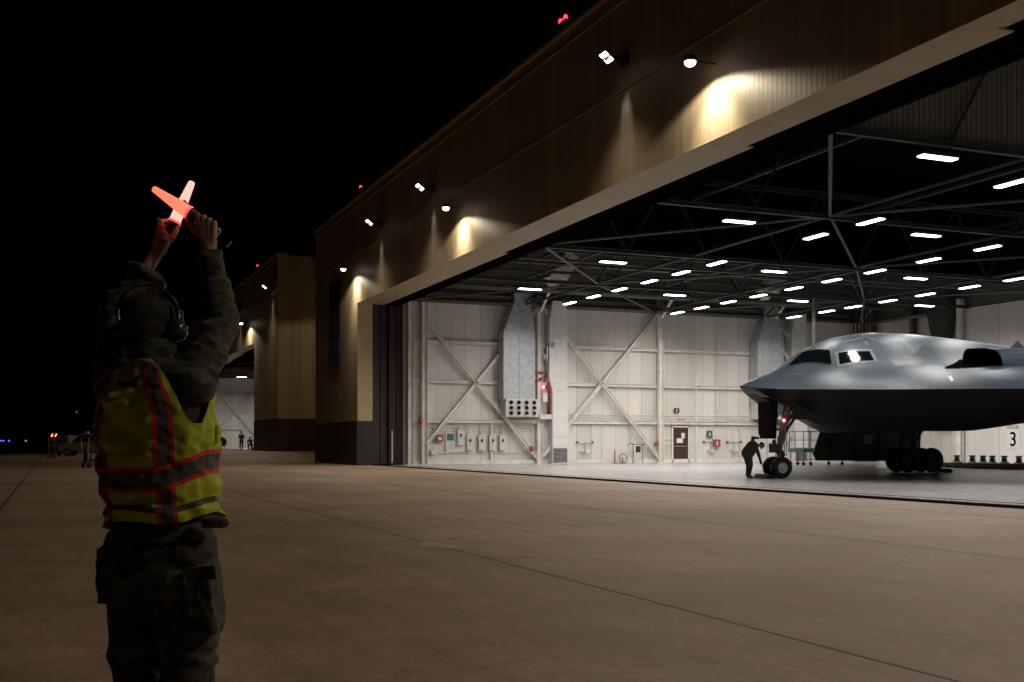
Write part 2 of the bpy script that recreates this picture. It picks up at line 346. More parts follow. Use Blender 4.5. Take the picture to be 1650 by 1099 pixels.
# ---------------------------------------------------------------- hangar (local: t, s, z)
S0, S1, SE = 4.0, 62.8, 73.8; SB = -7.0
def build_hangar(label):
    h = thing('hangar', label, 'hangar', (0, 0, 0), TH, 'two aircraft hangars side by side')
    TF = 16.3
    m = MB(); m.box((TF, SB, 9.37), (17.2, SE, 15.3)); m.box((TF, S1+.002, 2.57), (17.2, SE, 9.37)); m.box((TF, SB, 2.57), (17.2, S0, 9.37))
    m.build('front_wall', M['siding'], h)
    MB().box((TF-.03, S1-.001, 0), (17.2, SE+.02, 2.56)).build('wainscot', M['wainscot'], h); MB().box((TF-.03, SB-.02, 0), (17.2, S0+.03, 2.56)).build('wainscot', M['wainscot'], h)
    MB().box((TF+.01, S1-.012, 2.565), (17.2, S1, 9.33)).build('jamb', paint('lit_tan_jamb', (.56, .42, .23), .55, var=.1, scale=1.5), h)  # lamp light put into the colour: jamb lighter than the other trim
    m = MB()
    for a, b, ti in ((43.9, 63.0, 17.95), (25.65, 43.9, 17.72), (16.5, 25.65, 17.47), (S0, 16.5, 17.03)): m.box((TF-.01, a, 9.33), (ti, b, 9.368))
    m.build('soffit', M['trim'], h)
    m = MB(); m.box((TF-.05, SB, 12.16), (TF-.002, SE, 12.24)); m.box((TF-.06, SB, 14.85), (TF-.002, SE, 14.93)); m.build('ledge', M['siding'], h)
    MB().box((TF-.12, SB-.1, 15.3), (17.1, SE+.1, 15.42)).build('parapet_cap', M['trim'], h)
    # outer sides, rear
    for a, b in ((SE-.3, SE), (SB, SB+.3)):
        MB().box((17.2, a, 2.57), (53, b, 15.29)).build('side_wall', M['siding_end'], h)
        MB().box((17.2, a-.02, 0), (53, b+.02, 2.56)).build('side_wainscot', M['wainscot_end'], h)
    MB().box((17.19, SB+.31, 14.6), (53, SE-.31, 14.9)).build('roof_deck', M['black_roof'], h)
    # the big sliding door's stacked leaves
    for i, t0 in enumerate((17.24, 17.72, 18.2, 18.68)):
        d = MB().box((t0, S1+.1+.12*(i % 2), .06), (t0+.4, SE-.5, 9.3)).build('door_leaf', M['door_edge'] if i else M['door_leaf'], h)
    MB().box((18.35, S1+.02, .15), (18.42, S1+.09, 2.0)).build('guard_strip', M['pale'], h)
    m = MB()
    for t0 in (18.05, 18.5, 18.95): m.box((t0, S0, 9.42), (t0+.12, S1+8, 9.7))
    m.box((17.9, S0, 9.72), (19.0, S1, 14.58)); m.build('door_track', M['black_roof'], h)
    m = MB(); [m.box((t0, SB+2, .0), (t0+.07, SE-2, .018)) for t0 in (18.5,)]; m.box((17.2, S0-.2, -.2), (17.95, S1+.3, .016)); m.build('floor_track', matte('threshold_black', (.012, .01, .009)), h)
    o = MB().box((17.95, S0-.2, -.3), (52.4, S1+.3, .012)).build('floor_slab', M['floor'], h)
    # inside: walls
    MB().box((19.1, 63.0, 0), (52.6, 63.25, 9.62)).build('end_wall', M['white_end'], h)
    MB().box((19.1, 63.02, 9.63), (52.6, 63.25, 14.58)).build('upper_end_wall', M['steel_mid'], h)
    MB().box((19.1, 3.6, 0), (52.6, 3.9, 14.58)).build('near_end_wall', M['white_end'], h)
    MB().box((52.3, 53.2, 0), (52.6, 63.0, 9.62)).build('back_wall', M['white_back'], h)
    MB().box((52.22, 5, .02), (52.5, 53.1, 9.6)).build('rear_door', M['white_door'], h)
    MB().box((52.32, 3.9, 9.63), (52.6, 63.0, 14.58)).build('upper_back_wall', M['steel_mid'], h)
    m = MB(); m.beam((19.2, 62.9, .14), (52, 62.9, .14), .12, .24); m.build('base_curb', M['steel_white'], h)
    # end-wall girts
    for z in (2.6, 4.95, 7.27):
        MB().ibeam((19.3, 62.84, z), (52.2, 62.84, z), .2, .2).build('girt', M['steel_white'], h)
    MB().tube((19.4, 62.5, 9.72), (52, 62.5, 9.72), .13, n=10).build('eave_pipe', M['steel_mid'], h, smooth=True)
    MB().ibeam((19.3, 62.6, 9.98), (52.2, 62.6, 9.98), .3, .35).build('eave_beam', M['steel_mid'], h)
    for i, t in enumerate((19.45, 20.3, 27.7, 36.2, 44.7, 51.8)):
        w = .3 if i > 1 else .34
        m = MB().ibeam((t, 62.7, 0), (t, 62.7, 10.3), w, .34); m.box((t-.38, 62.4, .012), (t+.38, 62.99, .05)); 
        if i > 1: m.beam((t, 62.6, 9.3), (t, 61.2, 10.4), .14)
        m.build('column', M['steel_white'], h)
    for a, b in (((20.45, 8.45), (27.6, .3)), ((20.4, 1.2), (27.5, 9.5)), ((27.8, 9.75), (36.1, .3)), ((27.9, .5), (36.0, 9.55))):
        MB().ibeam((a[0], 62.62, a[1]), (b[0], 62.62, b[1]), .2, .2).build('cross_brace', M['steel_white'], h)
    for a, b in (((44.8, 9.6), (47.2, 7.4)), ((44.8, .3), (51.6, 8.2)), ((44.8, 8.4), (51.6, .4))):
        MB().ibeam((a[0], 62.62, a[1]), (b[0], 62.62, b[1]), .2, .2).build('cross_brace', M['steel_white'], h)
    # back-wall columns
    for s in (61.2, 57.4, 53.3, 44.0, 34.5, 25.0):
        MB().ibeam((52.0, s, 0), (52.0, s, 10.2), .34, .32).build('column', M['steel_white'] if s < 56 else M['steel_mid'], h)
    MB().tube((51.6, 60.8, 9.5), (51.6, 54.5, 9.5), .16).build('eave_pipe', M['steel_mid'], h, smooth=True)
    # roof trusses across the hangar (along t)
    for s in (24.2, 33.65, 43.1, 52.55, 14.7):
        m = MB(); main = s in (24.2, 43.1)
        m.ibeam((19.1, s, 9.62), (52, s, 9.62), .16, .18); m.ibeam((19.1, s, 13.0), (52, s, 13.0), .22, .24)
        nodes = np.linspace(19.1, 52, 9)
        for i, (a, b) in enumerate(zip(nodes, nodes[1:])):
            c = (a+b)/2
            (s > 43 or i % 3 == 1) and m.beam((a, s, 9.62), (c, s, 13), .07); s > 43 and m.beam((c, s, 13), (b, s, 9.62), .07) 
        m.build('roof_truss', M['steel_dark'], h)
    # longitudinal beams
    for t in (19.15, 26.6, 35.6, 44.0):
        m = MB().tube((t, S0, 9.68), (t, 62.8, 9.68), .075 if t > 20 else .1, n=8)
        n_ = np.linspace(5.25, 62.55, 13) if t < 20 or t in (35.6,) else np.linspace(14.7, 62.4, 6)
        m.beam((t, S0, 12.2), (t, 62.7, 12.2), .14)
        for i, (a, b) in enumerate(zip(n_, n_[1:])):
            if t > 20 and a < 42: continue
            m.beam((t, a, 9.7), (t, (a+b)/2, 12.2), .1); m.beam((t, (a+b)/2, 12.2), (t, b, 9.7), .1)
        m.build('longitudinal_truss', M['steel_mid'] if t < 20 else M['steel_dark'], h)
    # horizontal bracing in the bottom-chord plane
    sl = (24.2, 33.65, 43.1, 52.55, 62.5); tl = (19.15, 26.6, 35.6, 44.0, 52)
    m = MB()
    for i in range(4):
        for j in range(4):
            if (i+j) % 2 == 0: m.tube((tl[j], sl[i], 9.66), (tl[j+1], sl[i+1], 9.66), .06, n=6)
            else: m.tube((tl[j+1], sl[i], 9.66), (tl[j], sl[i+1], 9.66), .06, n=6)
            if i >= 2: m.beam((tl[j], sl[i]+4.7, 9.9), (tl[j+1], sl[i]+4.7, 9.9), .12)
    m.build('wind_brace', M['steel_mid'], h)
    # purlins and pipes under the deck in the far bays
    m = MB()
    for t in np.arange(20.5, 52, 2.1): m.beam((t, 43.3, 13.6), (t, 62.9, 13.6), .1, .2)
    for s in (46, 49.5, 56, 59.5): m.beam((19.2, s, 10.7), (52, s, 10.7), .1, .16)
    m.build('purlin', M['steel_dark'], h)
    m = MB().tube((20, 60.8, 10.4), (51, 60.8, 10.4), .17, n=10); m.tube((20, 54.5, 10.9), (51, 54.5, 10.9), .1, n=8); m.tube((23, 47.5, 10.5), (51, 47.5, 10.5), .08, n=8)
    for t in (24.7, 33.5, 40.2): m.tube((t, 44, 10.55), (t, 62, 10.55), .06, n=6)
    m.build('ceiling_pipe', M['steel_mid'], h, smooth=True)
    MB().box((19.25, 24.35, 9.72), (52, 24.45, 14.55)).build('draft_curtain', M['curtain'], h)
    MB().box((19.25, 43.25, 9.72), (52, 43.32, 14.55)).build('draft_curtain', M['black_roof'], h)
    # vertical conduits in the far corner and a hanging pole
    m = MB()
    for i in range(5): m.tube((51.2, 62.2-.35*i, 0), (51.2, 62.2-.35*i, 11), .06+.02*(i % 2), n=8)
    m.build('conduit', M['steel_mid'], h, smooth=True)
    MB().beam((40.3, 52.4, 6.6), (40.3, 52.4, 9.6), .14).build('hanging_post', M['steel_mid'], h)
    # exit door in the end wall
    d = MB().box((37.25, 62.86, .05), (38.35, 62.93, 2.3)).build('personnel_door', M['maroon'], h)
    m = MB(); m.box((37.15, 62.84, .02), (37.24, 62.98, 2.38)); m.box((38.36, 62.84, .02), (38.45, 62.98, 2.38)); m.box((37.15, 62.84, 2.31), (38.45, 62.98, 2.39)); m.build('door_frame', M['steel_white'], d)
    MB().box((37.35, 62.81, 1.05), (38.25, 62.855, 1.11)).build('push_bar', M['steel_bare'], d)
    m = MB(); m.box((37.85, 62.845, 1.6), (38.1, 62.858, 1.95)); m.box((37.5, 62.845, 1.3), (37.95, 62.858, 1.6)); m.build('notice', M['white'], d)
    m = MB(); m.beam((36.4, 62.7, 1.62), (37.1, 62.7, 1.62), .06); m.beam((36.4, 62.7, 1.3), (37.1, 62.7, 1.3), .06); m.build('bar', M['steel_white'], h)
    return h
h1 = build_hangar('large tan and brown hangar with its wide door open and the grey aircraft inside')
h2 = dup(h1, F(0, 94.1, .65), TH, 'tan and brown hangar farther away, its open bay seen beside the marshaller')

# ---------------------------------------------------------------- ceiling lights
def ceil_light():
    c = thing('ceiling_light', '', 'ceiling light', (0, 0, 0), TH, 'rectangular ceiling lights in the near hangar')
    MB().box((-.66, -.17, .02), (.66, .17, .13)).build('housing', M['dark'], c, bevel=.012)
    MB().box((-.61, -.135, -.02), (.61, .135, .019)).build('diffuser', M['lamp'], c, bevel=.012)
    MB().tube((-.5, 0, .12), (-.5, 0, .45), .012, n=6).build('hanger', M['dark'], c); MB().tube((.5, 0, .12), (.5, 0, .45), .012, n=6).build('hanger', M['dark'], c)
    return c
ROWS = [  # t, along-t?, s positions
    (22.8, True, (24.2, 33.9, 43.6, 52.8, 14.5)),
    (27.15, False, (25.7, 32.1, 35.2, 42.1, 45.1, 48.1, 51.2, 54.2, 57.2, 19.4, 13.2)),
    (30.9, True, (33.4, 43.1, 52.0, 14.5, 23.6)),
    (35.2, False, (34.6, 37.9, 41.3, 44.4, 47.4, 50.5, 53.4, 56.2, 58.9, 28.3, 22.1, 15.9)),
    (38.5, True, (42.3, 51.5, 32.8, 23.5)),
    (43.15, False, (43.6, 46.7, 49.6, 52.5, 54.9, 58.1, 40.7, 34.5, 28.3, 22.1)),
    (46.6, True, (50.5, 38.0, 27.0))]
ORD = ['first', 'second', 'third', 'fourth', 'fifth', 'sixth', 'seventh', 'eighth', 'ninth', 'tenth', 'eleventh', 'twelfth']
RN = ['first row inside the door', 'second row from the door', 'third row from the door', 'fourth row from the door', 'fifth row from the door', 'sixth row from the door', 'row nearest the rear door']
def ceil_beam(p, k=1):
    l = bpy.data.lights.new('ceiling_light_beam', 'SPOT'); l.energy = CEIL_W*k; l.spot_size = R(168); l.spot_blend = .55; l.color = (1, .955, .9); l.shadow_soft_size = .35
    q = bpy.data.objects.new('ceiling_light_beam', l); col.objects.link(q); q.location = p
cl = ceil_light(); first = True
for ri, (t, H, sl) in enumerate(ROWS):
    so = sorted(sl, reverse=True)
    for s in sl:
        o = cl if first else dup(cl, (0, 0, 0))
        first = False
        o.location = F(t, s, 9.2); o.rotation_euler = (0, 0, TH if H else TH+math.pi/2)
        ceil_beam(F(t, s, 9.1))
        o['label'] = 'ceiling light, %s from the end wall, %s' % (ORD[so.index(s)], RN[ri])
for i, (t, s) in enumerate(((22.8, 146.7), (27, 120), (27, 132), (35, 120), (35, 132), (30, 146.7))):
    o = dup(cl, F(t, s, 9.85), TH, 'lit ceiling light inside the farther hangar'); o['group'] = 'ceiling lights in the farther hangar'; ceil_beam(F(t, s, 9.7), 2.2)

# ---------------------------------------------------------------- lamps on the hangar fronts
def floodlight():
    c = thing('floodlight', '', 'floodlight', (0, 0, 0), TH, 'paired floodlights on the hangar fronts')
    MB().box((.0, -.12, -.06), (.62, .12, .06)).box((.58, -.2, -.16), (.68, .2, .16)).build('bracket', M['dark'], c)
    n = Vector((-.6, 0, -.8)); a = Vector((-.8, 0, .6))
    for k in (-1, 1):
        cc = a*(.105*k)
        T = Matrix(((a.x, 0, n.x, cc.x), (0, 1, 0, 0), (a.z, 0, n.z, cc.z), (0, 0, 0, 1)))
        hd = MB().box((-.095, -.22, -.09), (.095, .22, .0), T=T).build('lamp_head', M['dark'], c)
        MB().box((-.075, -.2, .001), (.075, .2, .012), T=T).build('lens', M['flood'], hd)
    return c
def spot(parent_loc, aim, watts, size, blend, color, rad, name):
    l = bpy.data.lights.new(name, 'SPOT'); l.energy = watts; l.spot_size = size; l.spot_blend = blend; l.color = color; l.shadow_soft_size = rad
    o = bpy.data.objects.new(name, l); col.objects.link(o); o.location = parent_loc
    o.rotation_euler = Vector(aim).to_track_quat('-Z', 'Y').to_euler(); return o
def beam(t, s, z, w):
    return spot(F(t, s, z), -V*.62-Vector((0, 0, 1)), w, R(125), .9, (1, .84, .64), .2, 'floodlight_beam')
def pack_core(t, s, z, w):
    return spot(F(t, s, z), V*.55-Vector((0, 0, 1)), w, R(84), 1.0, (1, .88, .68), .12, 'wall_pack_core')
def wall_pack():
    c = thing('wall_pack_light', '', 'wall light', (0, 0, 0), TH, 'bright downlights on the hangar fronts')
    MB().box((.1, -.012, .05), (.8, .012, .075)).build('bracket', M['black'], c)
    MB().lathe([(.0, .16), (.12, .15), (.19, .06), (.2, 0), (.17, -.0), (.0, .02)], (0, 0, .02), n=20).build('hood', M['dark'], c, smooth=True)
    MB().ball((0, 0, 0), (.15, .15, .11), 20, 12).build('lens', M['pack'], c, smooth=True)
    return c
fl = floodlight(); wp = wall_pack(); f1 = w1 = True
FW = [(30.3, 'near hangar wall between the two brightest pools of light'), (48.9, 'near hangar wall above the middle pool of light'), (57.7, 'near hangar wall above the farthest pool of light'), (11.7, 'near hangar wall close to its near end'), (-4.9, 'near pier of the near hangar')]
for s, lb in FW:
    o = fl if f1 else dup(fl, (0, 0, 0)); f1 = False
    o.location = F(15.62, s, 13.0); o['label'] = 'paired white floodlight on the '+lb
    spot(F(15.6, s, 12.85), V*.40-Vector((0, 0, 1)), STREAK_W, R(32), 1.0, (.93, .97, 1), .1, 'floodlight_spill'); beam(15.3, s, 12.8, BEAM_W*(2.2 if s < 0 else .95))
for s, lb in ((94.1-4.9, 'corner pier of the farther hangar'), (94.1+11.7, 'front of the farther hangar over its door'), (94.1+30.3, 'front of the farther hangar, the most distant one')):
    o = dup(fl, F(15.62, s, 13.65), TH, 'paired white floodlight on the '+lb)
    spot(F(15.6, s, 13.5), V*.40-Vector((0, 0, 1)), STREAK_W, R(32), 1.0, (.93, .97, 1), .1, 'floodlight_spill'); beam(15.3, s, 13.4, BEAM_W*.6)
for s, lb in ((25.3, 'highest and brightest round downlight on the near hangar front'), (44.9, 'round downlight at the middle of the near hangar front'), (62.9, 'round downlight over the far end of the hangar door opening'), (6.0, 'round downlight at the near end of the hangar front')):
    o = wp if w1 else dup(wp, (0, 0, 0)); w1 = False
    o.location = F(15.5, s, 11.25); o['label'] = lb
    spot(F(15.5, s, 11.12), Vector((0, 0, -1)), PACK_W, R(154), .22, (1, .86, .62), .14, 'wall_pack_beam'); pack_core(15.55, s, 11.1, PACK_W*1.3)
for s in (94.1+6, 94.1+25.3):
    spot(F(15.5, s, 11.7), Vector((0, 0, -1)), PACK_W*1.3, R(154), .22, (1, .86, .62), .14, 'wall_pack_beam')
    dup(wp, F(15.5, s, 11.85), TH, 'round downlight on the farther hangar front, %s' % ('near its corner pier' if s < 110 else 'over its door'))

spot(F(24, 74.75, 14.6), Vector((.0, 0, -1)), 900, R(152), .08, (1, .8, .5), .14, 'side_wall_light')
o = dup(wp, F(24, 74.7, 14.8), TH-math.pi/2, 'round downlight on the side of the near hangar, hidden behind its corner')
def beacon(two):
    c = thing('obstruction_light', '', 'beacon', (0, 0, 0), TH, 'red obstruction lights on the roof edges')
    MB().tube((0, 0, -.5), (0, 0, 0), .03).box((-.06, -.3, -.03), (.06, .3, .02)).build('post', M['dark'], c)
    for k in ((-.2, .2) if two else (0,)):
        MB().lathe([(.0, .17), (.05, .15), (.08, .08), (.085, .0)], (0, k, .02), n=14).build('red_lens', M['redlamp'], c, smooth=True)
    return c
b2 = beacon(True); b2.location = F(16.5, 35.3, 15.95); b2['label'] = 'double red obstruction light on the roof edge, the nearest one'
b1 = beacon(False); b1.location = F(16.5, 62.8, 15.95); b1['label'] = 'single red obstruction light on the near hangar roof edge'
dup(b1, F(16.5, 97.6, 16.55), TH, 'red obstruction light on the farther hangar roof edge')
dup(b1, F(16.5, 152.5, 16.6), TH, 'small red obstruction light beside the marshaller shoulder, the most distant one')
# banner on the far pier
bn = thing('banner', 'tall dark navy banner with a blue lower end on the hangar pier', 'banner', F(16.2, 68, 6.05), TH)
MB().box((0, -1.35, 1.6), (.03, 1.35, 5.15)).build('cloth', M['navy'], bn)
MB().box((0, -1.35, 0), (.03, 1.35, 1.595)).build('blue_band', M['blue'], bn)
m = MB(); m.tube((0, -1.4, 5.2), (0, 1.4, 5.2), .03); m.tube((0, -1.4, -.03), (0, 1.4, -.03), .03); m.build('rod', M['dark'], bn)
m = MB()
for k in range(-2, 3): m.box((-.006, -.02+k*.42, 1.9), (-.002, .10+k*.42, 4.6))
m.build('stripe', paint('faint_stripe', (.03, .03, .045), .7), bn)
# ---------------------------------------------------------------- equipment on the end wall
SW = 62.98
def wall_thing(name, label, cat, t, z, s=SW, group=None): return thing(name, label, cat, F(t, s, z), TH, group)
def duct(t, label):
    d = wall_thing('air_duct', label, 'air duct', t, 2.87, group='galvanised air ducts on the end wall')
    def ring(x0, x1, y0, z): return [(x0, y0, z), (x1, y0, z), (x1, -.02, z), (x0, -.02, z)]
    m = MB(); rs = [ring(-1.05, 1.0, -1.0, 1.1), ring(-1.05, 1.0, -1.0, 5.05), ring(-.25, .75, -.8, 7.0), ring(-.25, .75, -.8, 7.5)]
    vs = [p for r in rs for p in r]; fs = [(j*4+i, j*4+(i+1) % 4, j*4+4+(i+1) % 4, j*4+4+i) for j in range(3) for i in range(4)]+[(0, 3, 2, 1), (12, 13, 14, 15)]
    b = m.add(vs, fs).build('duct_body', M['duct'], d)
    m = MB()
    for z in (1.1, 2.4, 3.7, 5.05): m.box((-1.07, -1.02, z-.02), (1.02, -.02, z+.02))
    m.box((-.04, -1.025, 1.1), (0, -1.0, 5.05)); m.build('seam', M['duct'], b)
    bx = MB().box((-.95, -1.12, .0), (1.18, -.02, 1.08)).build('nozzle_box', M['pale'], d, bevel=.02)
    for i in range(4):
        for j in range(3):
            c = (-.62+.5*i, -1.13, .22+.32*j)
            n = MB().lathe([(.155, -.0), (.155, .06), (.12, .06), (.10, -.03), (.0, -.03)], c, (0, -1, 0), 16).build('nozzle', M['steel_bare'], bx, smooth=True)
            MB().lathe([(.115, .01), (.0, .012)], c, (0, -1, 0), 14).build('throat', M['black'], n)
    return d
duct(26.1, 'silver galvanised air duct with twelve round nozzles at its foot, left one on the wall')
duct(44.2, 'silver galvanised air duct behind the aircraft nose')
def white_stack(t, label):
    d = wall_thing('ventilation_stack', label, 'ventilation shaft', t, 0, group='white ventilation stacks')
    y = -.75
    def ring(x0, x1, z): return [(x0, y, z), (x1, y, z), (x1, -.02, z), (x0, -.02, z)]
    rs = [ring(-.42, .62, 0), ring(-.42, .62, 4.5), ring(-.63, .55, 5.3), ring(-.63, .6, 8.6), ring(-.4, .5, 10.0)]
    vs = [p for r in rs for p in r]; fs = [(j*4+i, j*4+(i+1) % 4, j*4+4+(i+1) % 4, j*4+4+i) for j in range(4) for i in range(4)]+[(0, 3, 2, 1), (16, 17, 18, 19)]
    b = MB().add(vs, fs).build('casing', M['white'], d)
    m = MB()
    for z in (1.7, 2.85, 4.5, 5.3, 7.7): m.box((-.44 if z < 5 else -.65, y-.015, z-.02), (.635, -.02, z+.02))
    m.build('seam', M['pale'], b)
    m = MB(); m.box((-.36, y-.03, .1), (.56, y-.005, .98))
    g = m.build('louvre', M['steel_mid'], d)
    m = MB(); [m.box((-.34, y-.05, .14+.08*i), (.54, y-.03, .17+.08*i)) for i in range(11)]; m.build('slat', M['steel_bare'], g)
white_stack(28.8, 'tall white ventilation shaft with a grey louvre beside the fire column')
white_stack(46.7, 'tall white ventilation shaft behind the nose wheel')
# disconnect boxes
sb = wall_thing('switch_box', '', 'electrical box', 22.6, 1.05, group='switch boxes in a row on the wall')
MB().box((-.2, -.25, 0), (.2, -.03, .95)).build('enclosure', M['pale'], sb, bevel=.015)
MB().box((-.05, -.29, .52), (.05, -.252, .68)).build('handle', M['black'], sb)
MB().tube((0, -.12, .95), (0, -.12, 1.5), .03).build('conduit', M['pale'], sb)
for k, (t, lb) in enumerate(((23.2, 'second'), (23.95, 'third'), (24.65, 'fourth'), (25.3, 'fifth'))): dup(sb, F(t, SW, .85), TH, 'pale switch box with a black handle, %s from the left in its row' % lb)
sb['label'] = 'pale switch box with a black handle, first from the left in its row'; sb.location = F(22.6, SW, 1.15)
cp = wall_thing('control_panel', 'pale control panel behind the switch boxes', 'control panel', 22.05, .75)
MB().box((-.35, -.07, 0), (1.2, -.02, 1.2)).build('backboard', M['pale'], cp); MB().box((-.25, -.11, .7), (.15, -.072, 1.1)).build('green_plate', M['green'], cp)
cb_ = wall_thing('alarm_box', 'red alarm box between two green boxes on the wall', 'alarm box', 21.3, 1.35)
MB().box((-.22, -.2, 0), (.22, -.03, .45)).build('case', M['red'], cb_, bevel=.015); MB().box((-.1, -.215, .12), (.1, -.202, .3)).build('window', M['white'], cb_)
gb = wall_thing('junction_box', 'small dark green box left of the red alarm box', 'junction box', 20.9, 1.42); MB().box((-.14, -.2, 0), (.14, -.03, .33)).tube((0, -.1, .33), (0, -.1, .8), .02).build('case', M['green'], gb, bevel=.015)
pb = wall_thing('pull_station', 'pale box low on the wall left of the switch boxes', 'electrical box', 20.95, .62); MB().box((-.2, -.25, 0), (.15, -.03, .28)).tube((0, -.1, .28), (0, -.1, .6), .02).build('case', M['pale'], pb, bevel=.015)
# pipe runs
pr = wall_thing('pipe_run', 'thin horizontal conduits on the wall over the switch boxes', 'pipes', 20.5, 0)
m = MB()
for z in (2.05, 2.25, 2.42, .72): m.tube((.2, -.1, z), (6.9, -.1, z), .022, n=6)
m.beam((4.1, -.1, .2), (4.1, -.1, 2.5), .1)
for x in (1.9, 2.5, 3.4, 4.9, 5.6): m.tube((x, -.1, 1.6), (x, -.1, 2.42), .02, n=6)
m.build('conduit', M['pale'], pr)
pr = wall_thing('pipe_run', 'long horizontal conduits on the wall above the maroon door', 'pipes', 29.6, 0)
m = MB()
for z in (2.78, 2.92, 3.1): m.tube((.2, -.12, z), (21, -.12, z), .025, n=6)
for x in (1.8, 2.55, 4.6, 6.1, 9.35, 10.7, 12.2, 12.8): m.tube((x, -.08, .1), (x, -.08, 2.5), .022, n=6)
m.tube((9.35, -.15, 0), (9.35, -.15, 9.5), .05, n=8); m.tube((11.0, -.15, 3.1), (11.0, -.15, 8.2), .03, n=8)
m.build('conduit', M['steel_white'], pr)
# red and green signs
def plate(t, z, w, h, mat, name, lb, cat, d=.03):
    o = wall_thing(name, lb, cat, t, z); MB().box((-w/2, -.1-d, 0), (w/2, -.1, h)).build('plate', M[mat], o, bevel=.006)
    MB().box((-w*.1, -.104-d, h*.25), (w*.1, -.1-d, h*.75)).build('mark', M['white'], o); MB().box((-w*.1, -.099, h*.3), (w*.1, -.0, h*.6)).build('mount', M['pale'], o)
    return o
plate(37.85, 2.42, .55, .42, 'red', 'exit_sign', 'small red sign over the maroon door', 'sign')
plate(37.5, 3.25, .4, .3, 'maroon', 'sign', 'small maroon plate high above the door', 'sign')
plate(40.0, 1.62, .42, .48, 'green', 'sign', 'green sign right of the maroon door', 'sign')
plate(40.5, 1.05, .5, .48, 'red', 'alarm_box', 'red alarm box below and right of the green sign', 'alarm box', .15)
plate(44.6, 2.75, 2.0, .32, 'red', 'sign', 'long red sign on the wall under the nose', 'sign')
for t, z, lb in ((30.9, .78, 'left of the hose'), (41.9, .8, 'by the bending worker'), (40.1, .8, 'under the red alarm box')):
    e = wall_thing('eyewash_station', 'small white wall basin with valves, '+lb, 'wash station', t, z)
    MB().lathe([(.0, -.14), (.12, -.12), (.2, 0), (.17, 0), (.0, -.08)], (0, -.3, .0), n=14).build('bowl', M['white'], e, smooth=True)
    m = MB().tube((-.55, -.1, .55), (.55, -.1, .55), .025, n=6); m.tube((-.4, -.1, 0), (.4, -.1, .0), .02, n=6); m.tube((0, -.1, -.1), (0, -.1, .6), .02, n=6); m.build('pipe', M['steel_bare'], e)
    m = MB().box((-.58, -.16, .5), (-.48, -.05, .62)).box((.48, -.16, .5), (.58, -.05, .62)); m.build('valve', M['dark'], e)
hr = wall_thing('hose_reel', 'coiled red hose on a stand at the foot of the wall', 'hose', 33.1, 0, 62.6)
m = MB()
pts = [Vector((.35+.28*math.cos(a), .0+.02*math.sin(a*3), .33+.28*math.sin(a))) for a in np.linspace(0, 12.5, 60)]
m.path(pts, .03, 6).build('hose', paint('red_hose', (.35, .12, .08), .5), hr)
m = MB().tube((-.25, 0, 0), (-.25, 0, .85), .03).tube((.35, .1, 0), (.35, .1, .4), .03).box((-.35, -.15, .012), (.5, .2, .04)); m.build('stand', M['oxide'], hr)
st = wall_thing('pipe_stand', 'low pipe stand with a dark gauge box beside the brace foot', 'pipe stand', 34.4, 0, 62.4)
m = MB(); m.tube((-.35, 0, 0), (-.35, 0, 1.25), .03); m.path([Vector((-.35, 0, 1.25)), Vector((-.6, 0, 1.25)), Vector((-.75, 0, 1.1))], .03); m.tube((.35, 0, 0), (.35, 0, 1.25), .025); m.tube((-.35, 0, 1.2), (.5, 0, 1.2), .025); m.build('pipe', M['green'], st)
MB().box((-.12, -.08, .7), (.15, .08, 1.1)).build('gauge_box', M['dark'], st, bevel=.01)
for t, z, lb in ((20.0, 2.6, 'on the column by the door leaves'), (27.1, .95, 'low on the fire column'), (35.8, 1.25, 'on the brace by the middle column')):
    o = wall_thing('fire_alarm', 'small red alarm bell '+lb, 'alarm bell', t, z, 62.5); MB().lathe([(0, .12), (.12, .1), (.17, 0), (0, 0)], (0, 0, 0), (0, -1, 0), 16).build('bell', M['red'], o, smooth=True)
    MB().box((-.05, -.0, -.05), (.05, .35, .05)).build('bracket', M['pale'], o)
# fire riser with red strobe
fr = wall_thing('fire_riser', 'red fire riser pipes with a lit red strobe on the column', 'fire riser', 27.9, 0, 62.4)
m = MB(); m.tube((-.55, .3, 2.9), (-.55, .3, 5.0), .09); m.tube((-.55, .3, 5.0), (.6, .2, 5.6), .09); m.tube((.45, .2, 2.7), (.45, .2, 6.0), .12); m.tube((-.8, .2, 5.6), (.8, .2, 5.6), .07); m.ball((-.5, .2, 5.6), .15); m.ball((.45, .2, 5.7), .17); m.tube((.5, .1, 5.2), (.75, .1, 4.2), .1)
m.build('riser_pipe', paint('faded_red_pipe', (.26, .07, .06), .5), fr, smooth=True)
m = MB(); m.tube((.2, 0, 6.2), (.2, 0, 7.2), .07); m.box((-.1, -.15, 6.4), (.1, .05, 6.7)); m.lathe([(.0, .0), (.2, .0), (.2, .08), (0, .08)], (.45, -.1, 7.3), (0, -1, 0), 16); m.build('gauge', M['steel_bare'], fr)
MB().box((-.15, -.14, 3.8), (.15, -.02, 4.35)).build('notice_plate', M['white'], fr)
MB().ball((-.12, -.12, 4.72), .085, 12, 8).build('strobe', glow('red_strobe', (1, .12, .13), 9), fr, smooth=True)
MB().box((-.35, -.12, 2.75), (.55, .1, 3.05)).build('clamp_plate', M['pale'], fr)
# duct stubs up in the trusses
for t, s, z, lb in ((26.3, 57, 10.6, 'left'), (40.5, 57, 10.6, 'right')):
    o = thing('duct_elbow', 'pale duct elbow up among the roof trusses, %s one' % lb, 'air duct', F(t, s, z), TH)
    m = MB().beam((0, 0, 0), (.8, 0, 1.3), .9, .9).beam((-.5, 0, -.35), (.0, 0, .05), .8, .7); m.build('duct', M['pale'], o)
